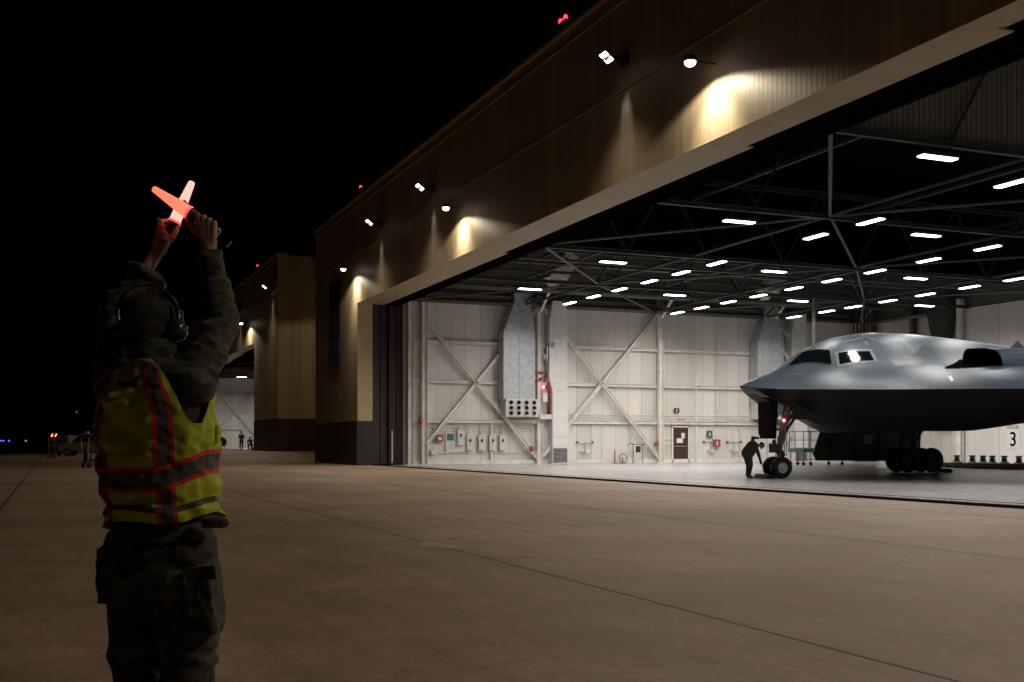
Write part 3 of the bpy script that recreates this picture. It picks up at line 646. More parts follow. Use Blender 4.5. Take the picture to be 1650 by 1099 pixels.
# dark flared duct on the back wall
o = thing('exhaust_duct', 'dark flared duct on the back wall above the aircraft spine', 'air duct', F(52.2, 54.6, 0), TH)
def ring(y0, y1, z, x=-.8): return [(x, y0, z), (-.03, y0, z), (-.03, y1, z), (x, y1, z)]
rs = [ring(-.45, .45, 2.5), ring(-.45, .45, 7.6), ring(-.9, .95, 9.6), ring(-.9, .95, 10.4)]
vs = [p for r in rs for p in r]; MB().add(vs, [(j*4+i, j*4+(i+1) % 4, j*4+4+(i+1) % 4, j*4+4+i) for j in range(3) for i in range(4)]+[(0, 3, 2, 1), (12, 13, 14, 15)]).build('duct', M['steel_dark'], o)
# door number sign
def text_mesh(s, size, name, mat, parent, loc, squeeze=1, depth=.004):
    c = bpy.data.curves.new(name, 'FONT'); c.body = s; c.size = size; c.extrude = depth; c.align_x = 'CENTER'; c.resolution_u = 6; c.offset = size*.012
    o = bpy.data.objects.new(name, c); col.objects.link(o); dg = bpy.context.evaluated_depsgraph_get()
    me = bpy.data.meshes.new_from_object(o.evaluated_get(dg)); bpy.data.objects.remove(o)
    q = bpy.data.objects.new(name, me); col.objects.link(q); me.materials.clear(); me.materials.append(mat); q.parent = parent
    # stand the text up facing -t (towards the apron)
    q.matrix_local = Matrix.Translation(loc) @ Matrix(((0, 0, -1, 0), (-1, 0, 0, 0), (0, 1, 0, 0), (0, 0, 0, 1))) @ Matrix.Diagonal((squeeze, 1, 1, 1))
    return q
sg = thing('door_number_sign', 'white sign reading DOOR 3 on the rear hangar door', 'sign', F(52.2, 49.35, 1.0), TH)
MB().box((-.02, -.47, 0), (.0, .47, 1.42)).build('board', M['white'], sg)
text_mesh('DOOR', .3, 'lettering', flat('sign_grey', (.12, .12, .13)), sg, (-.03, 0, 1.12), .95)
text_mesh('3', 1.18, 'numeral', M['black'], sg, (-.03, 0, .12), .95)
# rack with ladders by the back wall
rk = thing('storage_rack', 'white pipe rack of stands and ladders behind the main wheels', 'rack', F(47.5, 53.9, .012), TH)
m = MB()
for y in (-1.1, -.4, .3, 1.0):
    for x in (-.3, .3): m.tube((x, y, 0), (x, y, 2.3), .035, n=6)
for z in (.4, 1.0, 1.6, 2.25): m.tube((-.3, -1.1, z), (-.3, 1.0, z), .025, n=6); m.tube((.3, -1.1, z), (.3, 1.0, z), .025, n=6)
m.build('frame', M['white'], rk)
m = MB(); [m.box((-.35, -1.3+.75*i, .35+.45*j), (-.3, -.95+.75*i, .42+.45*j)) for i in range(3) for j in range(4)]; m.build('rung', M['dark'], rk)
m = MB(); m.box((-.3, .6, 2.3), (.3, 1.9, 2.75)); m.ball((0, 1.4, 2.6), .35); m.build('bundle', M['steel_mid'], rk)
# row of green jacks
jk = thing('aircraft_jack', '', 'jack', (0, 0, 0), TH, 'green jacks standing in a row')
m = MB(); m.lathe([(.5, 0), (.52, .12), (.36, .24), (.15, .34), (.12, .55), (.0, .56)], n=12); m.build('body', paint('olive_green', (.02, .045, .03), .5), jk)
m = MB(); m.tube((0, 0, .5), (0, 0, .62), .06).box((-.16, -.06, .56), (.16, .06, .64)); m.build('head', M['dark'], jk)
fst = True
for i, s in enumerate((45.9, 44.6, 43.55, 42.85, 42.25, 41.5, 40.6, 39.3)):
    o = jk if fst else dup(jk, (0, 0, 0)); fst = False
    o.location = F(43.3, s, .02); o['label'] = 'low dark green jack, %s from the left in the row by the rear door' % ORD[i]
dl = thing('dolly', 'long low dark dolly lying along the row of green jacks', 'dolly', F(42.7, 42.4, .012), TH)
MB().box((-.25, -4.2, .08), (.25, 4.2, .27)).build('bed', paint('olive_dark', (.02, .03, .022), .5), dl); m = MB()
for y in (-4, -2, 0, 2, 4): m.tube((-.28, y, .08), (-.2, y, .08), .08, n=12)
m.build('caster', M['rubber'], dl); MB().prism([(-.25, -4.21, .0), (-.25, -5.2, 0), (-.25, -4.21, .2)], None, (.5, 0, 0)).build('ramp', M['dark'], dl)
# green work platform behind the nose gear
wk = thing('work_platform', 'green wheeled work platform with pipe rails behind the nose gear', 'platform', F(40.3, 52.9, .012), TH)
MB().box((-.9, -.7, .75), (2.2, .7, .98)).build('deck', M['green'], wk)
m = MB()
for x in (-.85, -.45, .65, 1.4, 2.15):
    for y in (-.65, .65): m.tube((x, y, .95), (x, y, 1.95), .025, n=6)
for z in (1.45, 1.95):
    for y in (-.65, .65): m.tube((-.85, y, z), (2.15, y, z), .022, n=6)
m.build('rail', M['steel_mid'], wk)
m = MB()
for x in (-.8, -.3, 1.9):
    m.tube((x, -.6, .1), (x, -.6, .75), .03, n=6); m.tube((x, .6, .1), (x, .6, .75), .03, n=6)
m.tube((-.8, -.6, .35), (1.9, -.6, .35), .02, n=6); m.build('leg', M['steel_mid'], wk)
m = MB(); [m.tube((x, y-.03, .1), (x, y+.03, .1), .1, n=12) for x in (-.8, -.3, 1.9) for y in (-.6, .6)]; m.build('caster', M['rubber'], wk)
# ---------------------------------------------------------------- the aircraft
def a_ss(x): x = np.clip(x, 0, 1); return x*x*(3-2*x)
def a_zLE(k): return np.interp(k, [0,1.5,4.5,8,26.2], [3.25,3.11,2.99,2.88,2.75])
def a_xTE(k): return np.interp(k, [0,4.2,8.6,15,22,26.2], [20.8,18.1,20.9,16.9,21.4,18.9])
PX = [0,.3,.56,1.18,1.72,2.17,2.68,3.18,3.69,4.72,5.5,6.56,7.9,9.54,10.93,12.07,14.5,17,19.5,21]
PZ = [3.27,3.42,3.54,3.76,4.08,4.38,4.68,4.91,5.09,5.27,5.33,5.32,5.24,5.10,4.97,4.86,4.5,4.0,3.4,3.0]
_xx = np.linspace(0, 21, 421); _pz = np.interp(_xx, PX, PZ)
_k = np.exp(-np.linspace(-2, 2, 17)**2); _k /= _k.sum(); _pz = np.convolve(np.pad(_pz, 8, mode='edge'), _k, 'valid')
_ws = np.interp(_xx, [0,1.2,2.2,3.2,4.5,7,12,20], [.55,1.0,1.4,1.7,1.95,2.2,2.35,1.7]); _ws = np.convolve(np.pad(_ws, 20, mode='edge'), np.ones(41)/41, 'valid')
def a_top(x, k):
    k = np.abs(k); d = np.maximum(x-.649*k, 0); c = np.clip(d/(a_xTE(k)-.649*k), 0, 1)
    tp = np.interp(k, [0,5,8,12,26], [1,1,.75,.45,.12])
    base = a_zLE(k)+.92*tp*(1-np.exp(-d/(1.45*tp+.2)))*(1-c**4)
    b0 = 3.25+.92*(1-np.exp(-x/1.65))*(1-np.clip(x/20.8, 0, 1)**4)
    H = np.maximum(np.interp(x, _xx, _pz)-b0, 0)
    w = np.interp(x, _xx, _ws)
    return base+H*np.exp(-(k/w)**2.9)
def a_bot(x, k):
    k = np.abs(k); d = np.maximum(x-.649*k, 0); c = np.clip(d/(a_xTE(k)-.649*k), 0, 1)
    gg = np.interp(k, [0,4.2,5.6,7,9,26], [1,.97,.72,.42,.22,.05])
    return a_zLE(k)-1.42*gg*a_ss(d/3.7)*(1-c**4)*(1-.25*a_ss((x-5.5)/4))
def skin_mat():
    m, nt, b = newmat('aircraft_grey'); c = coord(nt)
    n1 = nz(nt, c, .5, 6, .6); n2 = nz(nt, c, 3.5, 5, .7); n3 = nz(nt, coord(nt, 'Object', (1, 4, 1)), 1.5, 5)
    cc = ramp(nt, n1, [(.3, (.014, .026, .041)), (.7, (.02, .034, .052))])
    sp = nt.nodes.new('ShaderNodeSeparateXYZ'); nt.links.new(c, sp.inputs[0]); ay = math_(nt, 'ABSOLUTE', sp.outputs[1])
    def seam(a, pitch, w): f = math_(nt, 'FRACT', math_(nt, 'DIVIDE', a, pitch)); return math_(nt, 'LESS_THAN', f, w/pitch)
    d1 = math_(nt, 'SUBTRACT', sp.outputs[0], math_(nt, 'MULTIPLY', ay, .649))
    sm = math_(nt, 'MAXIMUM', seam(d1, 1.9, .03), seam(ay, 2.35, .03)); sm = math_(nt, 'MAXIMUM', sm, seam(sp.outputs[0], 2.6, .025))
    wear = nz(nt, coord(nt, 'Object', (.5, 3, 3)), 2.2, 6, .75)
    base = mix(nt, .35, cc, ramp(nt, n2, [(.35, (.017, .030, .046)), (.65, (.032, .051, .074))]))
    base = mix(nt, math_(nt, 'MULTIPLY', sm, .45), base, (.012, .015, .02)); base = mix(nt, math_(nt, 'MULTIPLY', math_(nt, 'GREATER_THAN', wear, .66), .35), base, (.05, .072, .095))
    nt.links.new(base, b.inputs['Base Color'])
    nt.links.new(math_(nt, 'MULTIPLY_ADD', n3, .08, .40), b.inputs['Roughness']); b.inputs['Specular IOR Level'].default_value = .42; b.inputs['Specular Tint'].default_value = (.62, .82, 1, 1)
    bump(nt, b, math_(nt, 'ADD', n2, math_(nt, 'MULTIPLY', nz(nt, c, 1.2, 3), .6)), .04, .02); return m
M['skin'] = skin_mat()
M['glass'] = flat('cockpit_glass', (.004, .007, .008), .07); M['glass'].node_tree.nodes['Principled BSDF'].inputs['Specular IOR Level'].default_value = .22
M['emb'] = flat('faint_emblem_grey', (.13, .155, .185), .4); M['decal'] = flat('pale_grey_marking', (.24, .26, .28), .5); M['decal_d'] = flat('dark_panel_line', (.03, .034, .04), .5); M['decal_r'] = flat('red_marking', (.35, .07, .07), .5)
AC = thing('stealth_bomber', 'dark grey flying-wing aircraft parked nose out in the hangar', 'aircraft', (8.07, 39.59, .012), math.atan2(.2756, .9613))
def grid_surface(fn, name, mat):
    ks = np.concatenate([np.linspace(0, 7, 106), np.linspace(7.3, 26.2, 40)]); cs = np.concatenate([np.linspace(0, 1, 60)**2*.12, np.linspace(.123, 1, 150)])
    k = np.concatenate([-ks[:0:-1], ks]); K, Cc = np.meshgrid(k, cs, indexing='ij'); X = .649*np.abs(K)+Cc*(a_xTE(np.abs(K))-.649*np.abs(K)); Z = fn(X, K)
    if name == 'upper_surface': Z = np.maximum(Z, a_bot(X, K)+.004)
    n, mm = K.shape; vs = np.stack([X, K, Z], -1).reshape(-1, 3)
    i, j = np.meshgrid(np.arange(n-1), np.arange(mm-1), indexing='ij'); a = (i*mm+j).ravel(); fs = np.stack([a, a+1, a+mm+1, a+mm], 1)
    me = bpy.data.meshes.new(name); me.from_pydata(vs.tolist(), [], fs.tolist()); me.materials.append(mat); me.polygons.foreach_set('use_smooth', [True]*len(me.polygons))
    o = bpy.data.objects.new(name, me); col.objects.link(o); o.parent = AC; return o
top = grid_surface(a_top, 'upper_surface', M['skin']); grid_surface(a_bot, 'lower_surface', paint('shaded_belly_grey', (.006, .008, .010), .6, var=.2, scale=.8, bumps=.02))  # underside shade put into its colour, darker than the upper skin
def patch(quad, name, mat, off=.014, n=14, parent=None, side=-1):
    """a panel lying on the upper skin; quad = four (aft, lateral) corners"""
    q = [np.array(p, float) for p in quad]; vs = []
    for i in range(n+1):
        for j in range(n+1):
            u_, v_ = i/n, j/n; p = (1-v_)*((1-u_)*q[0]+u_*q[1])+v_*((1-u_)*q[3]+u_*q[2]); e = .01
            z = float(a_top(p[0], p[1])); nx = -(float(a_top(p[0]+e, p[1]))-z)/e; ny = -(float(a_top(p[0], p[1]+e))-z)/e; nn = math.sqrt(nx*nx+ny*ny+1)
            vs.append((p[0]+nx/nn*off, side*(p[1]+ny/nn*off), z+off/nn))
    fs = [(i*(n+1)+j, i*(n+1)+j+1, (i+1)*(n+1)+j+1, (i+1)*(n+1)+j) for i in range(n) for j in range(n)]
    return MB().add(vs, fs).build(name, mat, parent or AC, smooth=True)
for sd in (-1, 1):
    fr_ = patch([(1.62,.24),(2.5,.03),(3.12,.9),(2.84,1.62)], 'window_surround', M['decal_d'], .008, 16, side=sd)
    patch([(1.74,.33),(2.44,.1),(3.02,.93),(2.76,1.5)], 'windscreen', M['glass'], .018, 18, side=sd)
    patch([(3.1,1.12),(4.34,1.52),(4.2,2.16),(2.86,1.74)], 'window_surround', M['emb'], .008, 16, side=sd)
    patch([(3.2,1.22),(4.2,1.6),(4.08,2.04),(2.96,1.67)], 'side_window', M['glass'], .018, 18, side=sd)
def line(pts, w, mat, name='panel_line', off=.012):
    m = MB()
    for (x0, k0), (x1, k1) in zip(pts, pts[1:]):
        d = np.array([x1-x0, k1-k0]); L = np.hypot(*d); nrm = np.array([-d[1], d[0]])/L*w/2; n = max(1, int(L/.12))
        for i in range(n):
            a = np.array([x0, k0])+d*i/n; b = np.array([x0, k0])+d*(i+1)/n
            m.add([(p[0], -p[1], float(a_top(p[0], p[1]))+off) for p in (a-nrm, a+nrm, b+nrm, b-nrm)], [(0, 1, 2, 3)])
    return m.build(name, mat, AC)
line([(4.75,1.15),(4.85,1.6),(4.6,2.2),(4.42,2.83)], .05, M['decal_d']); line([(4.5,.6),(4.75,1.15)], .04, M['decal'])
line([(5.9,1.9),(5.7,2.3),(5.2,3.0)], .035, M['decal_d']); line([(5.75,2.25),(5.4,3.2),(5.1,4.0)], .03, M['decal_d']); line([(5.0,1.35),(5.05,2.3),(4.95,2.8)], .03, M['decal_d'])
line([(1.3,.6),(1.55,.95),(1.82,1.3)], .1, M['decal_d'], 'sensor_slot'); line([(3.0,3.2),(7,4.9)], .025, M['decal_d'])
line([(9,3.2),(9,5.6)], .03, M['decal_d']); line([(6.4,5),(6.4,7.5)], .03, M['decal_d'])
for i in range(9): patch([(3.68+i*.085, .80), (3.73+i*.085, .80), (3.73+i*.085, .88), (3.68+i*.085, .88)], 'stencil_mark', M['decal'], .012, 1)
patch([(4.33,1.08),(4.4,1.1),(4.36,1.3),(4.28,1.27)], 'warning_mark', M['decal_r'], .012, 2); patch([(4.5,2.62),(4.95,2.6),(4.85,2.72),(4.5,2.72)], 'warning_mark', M['decal_r'], .012, 3)
patch([(3.52,4.28),(3.66,4.28),(3.66,4.36),(3.52,4.36)], 'formation_light', M['decal'], .012, 2); patch([(4.5,5.45),(4.62,5.45),(4.4,5.85),(4.3,5.85)], 'formation_light', M['pale'], .012, 3)
# winged emblem behind the cockpit, pale on grey
EQ = [np.array(p) for p in ((5.64,1.38),(6.59,1.42),(5.84,2.44),(5.01,2.27))]
def emap(a, b): u_, v_ = (a+1)/2, (1-b)/2; return tuple((1-v_)*((1-u_)*EQ[0]+u_*EQ[1])+v_*((1-u_)*EQ[3]+u_*EQ[2]))
for sg_ in (-1, 1):
    for i in range(6):
        b0 = .62-.17*i; L = .95-.13*i
        patch([emap(sg_*.12, b0-.1), emap(sg_*L, b0+.3-.05*i), emap(sg_*(L-.03), b0+.2-.05*i), emap(sg_*.12, b0-.22)], 'emblem_feather', M['emb'], .012, 3)
patch([emap(-.1, .45), emap(.1, .45), emap(.1, -.35), emap(-.1, -.35)], 'emblem_shield', M['emb'], .013, 3)
for i in range(8):
    a0, a1 = -.7+.175*i, -.7+.175*(i+1); f_ = lambda a: -.62-.22*(1-a*a); patch([emap(a0, f_(a0)+.05), emap(a1, f_(a1)+.05), emap(a1, f_(a1)-.06), emap(a0, f_(a0)-.06)], 'emblem_scroll', M['emb'], .012, 1)
# engine intakes and housings
def nacelle(sd):
    q = np.linspace(-1, 1, 61); c0, hw = 3.98, 1.02
    def front(u_): return 6.8+.16*(abs((u_+1) % 1.0-.5)*2)
    hx = lambda x: np.interp(x, [6.3, 7.3, 9, 12, 15, 17.5], [.60, .60, .58, .42, .2, .02])
    def pt(u_, f, inset=0):
        x = front(u_)+(17.2-front(u_))*f; wd = hw*(1+.5*a_ss((x-7)/5)); k = c0+wd*u_*(1-.03*inset); h = max(float(hx(x))*(1-abs(u_)**5)**.5-inset*.05, 0.0)
        lin = (1-(u_+1)/2)*float(a_top(x, c0-wd))+(u_+1)/2*float(a_top(x, c0+wd))
        return (x, sd*k, min(lin, float(a_top(x, c0)))*.35+lin*.65+h-.03)
    fsx = np.linspace(0, 1, 40)
    def sheet(inset, fmax):
        return [pt(u_, f*fmax, inset) for f in fsx for u_ in q], [(i*61+j, i*61+j+1, (i+1)*61+j+1, (i+1)*61+j) for i in range(39) for j in range(60)]
    vs, fs = sheet(0, 1); o = MB().add(vs, fs).build('engine_housing', M['skin'], AC, smooth=True)
    vs, fs = sheet(1, .22); m = MB().add(vs, fs)
    wall = vs[len(vs)-61:]; m.add([p for p in wall]+[(p[0], p[1], float(a_top(p[0], abs(p[1])))-.1) for p in wall], [(i, i+1, 62+i, 61+i) for i in range(60)])
    m.build('intake_throat', M['black'], AC)
    m = MB(); fv = []; nu, nf = 24, 12
    for i in range(nf+1):
        for j in range(nu+1):
            u_ = -1+2*j/nu; x = front(u_)-.1+(9-front(u_))*i/nf; k = c0+hw*.97*u_; fv.append((x, sd*k, float(a_top(x, k))+.012))
    m.add(fv, [(i*(nu+1)+j, i*(nu+1)+j+1, (i+1)*(nu+1)+j+1, (i+1)*(nu+1)+j) for i in range(nf) for j in range(nu)])
    m.build('intake_floor', M['black'], AC)
    for q_ in ([(5.24,4.29),(6.0,3.46),(6.9,3.6),(5.95,4.95)], [(6.0,3.46),(7.15,2.58),(7.65,2.6),(6.9,3.6)], [(5.95,4.95),(6.9,3.6),(7.5,4.0),(6.7,4.95)]): patch(q_, 'intake_ramp', M['black'], .016, 12, side=sd)
    xs = 8.45; zt = pt(0, (xs-front(0))/(17.2-front(0)))[2]
    MB().prism([(xs-.4, sd*3.9, zt-.06), (xs+.45, sd*3.9, zt-.08), (xs+.02, sd*3.85, zt+.28)], None, (0, sd*.03, 0)).build('auxiliary_air_door', M['dark'], AC)
nacelle(-1); nacelle(1)
# landing gear
M['gear'] = paint('white_gear_paint', (.36, .35, .33), .45, var=.35, scale=9); M['gear_d'] = paint('dark_gear_steel', (.06, .055, .05), .5, var=.4, scale=9)
def wheel(par, x, y, z, r, w, sd):
    wv = MB().lathe([(r*.5, -w*.42), (r*.8, -w*.5), (r*.94, -w*.42), (r, -w*.2), (r, w*.2), (r*.94, w*.42), (r*.8, w*.5), (r*.5, w*.42)], (x, y, z), (0, 1, 0), 36).build('wheel', M['rubber'], par, smooth=True)
    m = MB().lathe([(r*.52, w*.42), (r*.5, w*.3), (r*.42, w*.16), (r*.22, w*.22), (r*.2, w*.4), (r*.1, w*.44), (0, w*.44)], (x, y, z), (0, 1, 0), 28).lathe([(r*.52, -w*.42), (r*.5, -w*.3), (r*.42, -w*.16), (r*.22, -w*.22), (r*.2, -w*.4), (r*.1, -w*.44), (0, -w*.44)], (x, y, z), (0, 1, 0), 28)
    for i in range(9):
        a = 2*math.pi*i/9; m.ball((x+r*.33*math.cos(a), y-w*.2, z+r*.33*math.sin(a)), r*.05, 6, 4)
    m.build('rim', M['rim'] if r < .45 else M['gear_d'], wv, smooth=True)
gx = 1.485
ng = MB(); ng.tube((gx, 0, .4), (gx+.12, 0, 1.25), .075, .085); ng.tube((gx+.12, 0, 1.15), (gx+.42, 0, 2.75), .12); ng.tube((gx, -.33, .39), (gx, .33, .39), .06)
ng.beam((gx+.05, -.12, 1.05), (gx+.2, -.12, 1.55), .05, .05); ng.beam((gx+.05, .12, 1.05), (gx+.2, .12, 1.55), .05, .05)
ngo = ng.build('nose_strut', M['gear'], AC, smooth=False)
m = MB(); m.prism([(gx+.12, .05, .55), (gx+.38, .05, .85), (gx+.14, .05, 1.15)], None, (0, .05, 0)); m.tube((gx+.2, 0, 1.5), (gx+1.0, 0, 2.55), .05); m.tube((gx+.25, .18, 1.7), (gx+.95, .18, 2.6), .035); m.build('drag_brace', M['gear_d'], AC)
m = MB(); 
for i, (x, z, r) in enumerate(((.0, 1.12, .11), (-.12, 1.3, .09), (.16, 1.42, .1), (-.05, 1.0, .1), (-.22, 1.05, .08), (.2, 1.15, .07))): m.ball((gx+x, -.1+.1*(i % 3), z), (r, r*.8, r*1.2), 10, 6)
for x in (-.15, .02, .22, .3): m.path([Vector((gx+x, -.12, .8)), Vector((gx+x*.6+.1, -.14, 1.4)), Vector((gx+x*.7+.25, -.1, 2.2)), Vector((gx+x*.5+.4, -.05, 2.7))], .014, 6)
m.box((gx-.28, -.1, .92), (gx-.08, .1, 1.25)); m.build('steering_gear', M['gear_d'], AC)
MB().tube((gx-.05, -.2, 1.75), (gx-.05, -.12, 1.75), .06).tube((gx-.05, -.2, 1.95), (gx-.05, -.12, 1.95), .07).build('taxi_lamp', M['steel_bare'], AC)
rlx = gx+.15
MB().ball((rlx, -.2, 2.07), .055, 14, 8).build('red_marker_lamp', glow('red_gear_lamp', (1, .12, .14), 8), AC, smooth=True)
m = MB(); 
for y in (.42,):
    m.prism([(.95, y, 2.95), (1.76, y, 2.85), (1.68, y, 1.42), (1.06, y, 1.42), (.98, y, 1.62)], None, (0, .035, 0))
m.prism([(.5, -.3, 2.97), (.7, -.3, 2.88), (1.0, -.4, 2.72), (.95, .3, 2.72), (.45, .3, 2.97)], None, (0, 0, .02)); m.build('nose_gear_door', paint('black_door_skin', (.006, .007, .009), .6), AC)
MB().box((1.75, -.62, 2.1), (2.5, -.58, 2.72)).build('nose_gear_door', M['gear_d'], AC)
wheel(AC, gx, -.3, .39, .39, .27, -1); wheel(AC, gx, .3, .39, .39, .27, 1)
for sd in (-1, 1):
    mx, my = 11.5, 6.0*sd
    m = MB(); m.tube((mx, my, .55), (mx-.1, my, 2.6), .17); m.beam((mx-.75, my, .53), (mx+.75, my, .53), .2, .24); m.tube((mx, my, 1.3), (mx-1.6, my, 2.5), .07); m.tube((mx, my, 1.3), (mx, my-sd*1.2, 2.4), .07)
    for dx in (-.6, .6): m.tube((mx+dx, my-.4, .53), (mx+dx, my+.4, .53), .07)
    m.build('main_strut', M['gear_d'], AC)
    for dx in (-.6, .6):
        for dy in (-.37, .37): wheel(AC, mx+dx, my+dy, .53, .53, .36, 1)
    dy = 7.3*sd
    d = MB().prism([(7.95, dy, 2.42), (7.33, dy, .82), (7.5, dy, .5), (12.7, dy, .46), (12.85, dy, 2.3)], None, (0, .06*sd, 0)).build('main_gear_door', M['gear_d'], AC)
    MB().box((9.85, dy-.02*sd, 1.22), (10.3, dy-.005*sd, 1.62)).build('placard', M['decal'], d)
    m = MB(); [m.beam((8.2+i*1.2, dy-.05*sd, .65), (8.4+i*1.15, dy-.05*sd, 2.2), .06) for i in range(4)]; m.build('rib', M['dark'], d)
# chocks
def chock(name, lb, x, y, mat):
    o = thing(name, lb, 'wheel chock', AC.matrix_basis @ Vector((0, 0, 0)), AC.rotation_euler.z); c_, s_ = math.cos(AC.rotation_euler.z), math.sin(AC.rotation_euler.z)
    o.location = (8.07+x*c_-y*s_, 39.59+x*s_+y*c_, .012); MB().prism([(-.14, -.45, 0), (.14, -.45, 0), (.05, -.45, .16), (-.05, -.45, .16)], None, (0, .9, 0)).build('block', mat, o, bevel=.01)
    MB().path([Vector((0, -.45, .1)), Vector((.05, -.62, .12)), Vector((.0, -.75, .04))], .012, 6).build('rope', M['dark'], o); return o
chock('wheel_chock', 'dark wheel chock in front of the nose wheels', gx-.58, 0, M['dark'])
chock('wheel_chock', 'brown wheel chock behind the main wheels', 13.0, 6.0, M['oxide'])
# ---------------------------------------------------------------- people
def remeshed(mb, name, voxel, mat, parent, sm=3, wr=None, fac=.5):
    o = mb.build('tmp', mat); md = o.modifiers.new('r', 'REMESH'); md.mode = 'VOXEL'; md.voxel_size = voxel
    if sm: s = o.modifiers.new('s', 'SMOOTH'); s.factor = fac; s.iterations = sm
    dg = bpy.context.evaluated_depsgraph_get(); me = bpy.data.meshes.new_from_object(o.evaluated_get(dg)); bpy.data.objects.remove(o)
    me.name = name
    if wr:
        n = len(me.vertices); co = np.empty(n*3); me.vertices.foreach_get('co', co); co = co.reshape(-1, 3); no = np.array([tuple(v.normal) for v in me.vertices])
        dz = np.array([wr(Vector(c)) for c in co]); co = co+no*dz[:, None]; me.vertices.foreach_set('co', co.ravel()); me.update()
    me.polygons.foreach_set('use_smooth', [True]*len(me.polygons)); me.materials.clear(); me.materials.append(mat)
    q = bpy.data.objects.new(name, me); col.objects.link(q)
    if parent: q.parent = parent
    return q
def fold(amp, sc=(9, 9, 16), off=0, fine=.3):
    def f(c):
        p = Vector((c.x*sc[0]+off, c.y*sc[1], c.z*sc[2])); w = noise.noise_vector(p*.45)*1.1
        r = 1-abs(noise.noise(p+w))*2.2; r2 = noise.noise(p*2.3+w)
        return amp*(r*.8-.5)+amp*fine*r2
    return f
def finger(mb, K, f, r, lens, curls, rad):
    p = Vector(K); d = Vector(f).normalized(); ax = Vector(r).normalized(); rr = rad
    for L, cu in zip(lens, curls):
        d = Matrix.Rotation(cu, 3, ax) @ d; q = p+d*L; mb.cap(p, q, rr, rr*.92, 10); p = q; rr *= .92
    return p
def fist(mb, w, K1, K4, f, curl=(0, R(80), R(80)), sc=1, thumb=None, index=None):
    """w wrist, K1 index knuckle, K4 little knuckle, f first phalanx direction; fingers close about the knuckle row"""
    w, K1, K4 = Vector(w), Vector(K1), Vector(K4); row = (K4-K1).normalized(); Ks = [K1.lerp(K4, i/3) for i in range(4)]
    for i, K in enumerate(Ks):
        b = w+row*(i-1.5)*.011*sc; mb.cap(b, K, .017*sc, .0125*sc, 10)
        L = [(.040, .026, .021), (.044, .029, .022), (.041, .027, .021), (.033, .021, .018)][i]
        if i == 0 and index: finger(mb, K, index, row, [l*sc for l in L], (0, R(12), R(10)), .0088*sc)
        else: finger(mb, K, f, row, [l*sc for l in L], curl, .0088*sc if i < 3 else .0078*sc)
    if thumb:
        pts = [w.lerp(K1, .25)]+[Vector(p) for p in thumb]; rs = [.013, .0115, .0105, .009]
        for i in range(len(pts)-1): mb.cap(pts[i], pts[i+1], rs[i]*sc, rs[i+1]*sc, 10)
def open_hand(mb, w, d, side, sc=1):
    w = Vector(w); d = Vector(d).normalized(); side = Vector(side).normalized()
    for i in range(4):
        K = w+d*.085*sc+side*(1.5-i)*.019*sc; mb.cap(w+side*(1.5-i)*.01*sc, K, .016*sc, .011*sc, 8)
        finger(mb, K, d, side, [.04*sc*(1, 1.08, 1, .8)[i], .025*sc, .02*sc], (R(15), R(22), R(18)), .0085*sc)
    mb.cap(w+side*.015*sc, w+d*.04*sc+side*.045*sc, .013*sc, .011*sc, 8); mb.cap(w+d*.04*sc+side*.045*sc, w+d*.085*sc+side*.055*sc, .011*sc, .009*sc, 8)
def head(mb, c, fwd, h=.118):
    """skull, jaw, nose, ears, lips, brow on a head centred at c and looking along fwd"""
    c = Vector(c); f = Vector(fwd).normalized(); s = f.cross(Vector((0, 0, 1))).normalized(); up = s.cross(f)
    T = Matrix((s, f, up)).transposed(); P = lambda x, y, z: c+T @ Vector((x, y, z))
    mb.ball(P(0, -.012, .022), (.076, .094, .09), 20, 14, T=T); mb.ball(P(0, .03, -.045), (.056, .055, .065), 16, 10, T=T); mb.ball(P(0, .066, -.092), (.026, .022, .022), 12, 8, T=T)
    mb.cap(P(0, .085, .01), P(0, .108, -.022), .009, .014, 10); mb.ball(P(0, .085, -.058), (.024, .012, .012), 10, 6, T=T); mb.ball(P(0, .077, .024), (.055, .02, .012), 12, 6, T=T)
    for k in (-1, 1): mb.ball(P(.03*k, .077, .004), (.013, .011, .011), 8, 6, T=T); mb.ball(P(.08*k, -.008, -.005), (.01, .018, .03), 10, 8, T=T)
    return P, T
def skeleton_body(mb, J, s=1, arms=True):
    mb.cap(J['pelvis'], J['chest'], .10*s, .115*s); mb.cap(J['chest'], J['neck'], .10*s, .055*s); mb.cap(J['neck'], J['head'], .052*s, .05*s)
    for k in 'LR':
        mb.cap(J['chest'], J['sh'+k], .09*s, .055*s); mb.cap(J['sh'+k], J['el'+k], .047*s, .037*s); mb.cap(J['el'+k], J['wr'+k], .038*s, .026*s)
        mb.cap(J['pelvis'], J['hip'+k], .1*s, .085*s); mb.cap(J['hip'+k], J['kn'+k], .08*s, .052*s); mb.cap(J['kn'+k], J['an'+k], .052*s, .036*s); mb.cap(J['an'+k], J['to'+k], .04*s, .03*s)
def cloth_mat(name, cols, rough=.85, scale=9):
    m, nt, b = newmat(name); c = coord(nt, 'Object', (1, 1, 1.6)); n1 = nz(nt, c, scale, 3, .5); n2 = nz(nt, c, scale*1.9, 3, .5); w = nz(nt, coord(nt, 'Object'), 260, 2)
    a = ramp(nt, n1, [(.0, cols[0]), (.46, cols[0]), (.48, cols[1]), (.58, cols[1]), (.6, cols[2])])
    c2 = ramp(nt, n2, [(.0, cols[3]), (.4, cols[3]), (.42, cols[1])])
    k = math_(nt, 'LESS_THAN', n2, .41); nt.links.new(mix(nt, k, a, c2), b.inputs['Base Color']); b.inputs['Roughness'].default_value = rough
    b.inputs['Specular IOR Level'].default_value = .25; b.inputs['Sheen Weight'].default_value = .15; bump(nt, b, w, .35, .002); return m
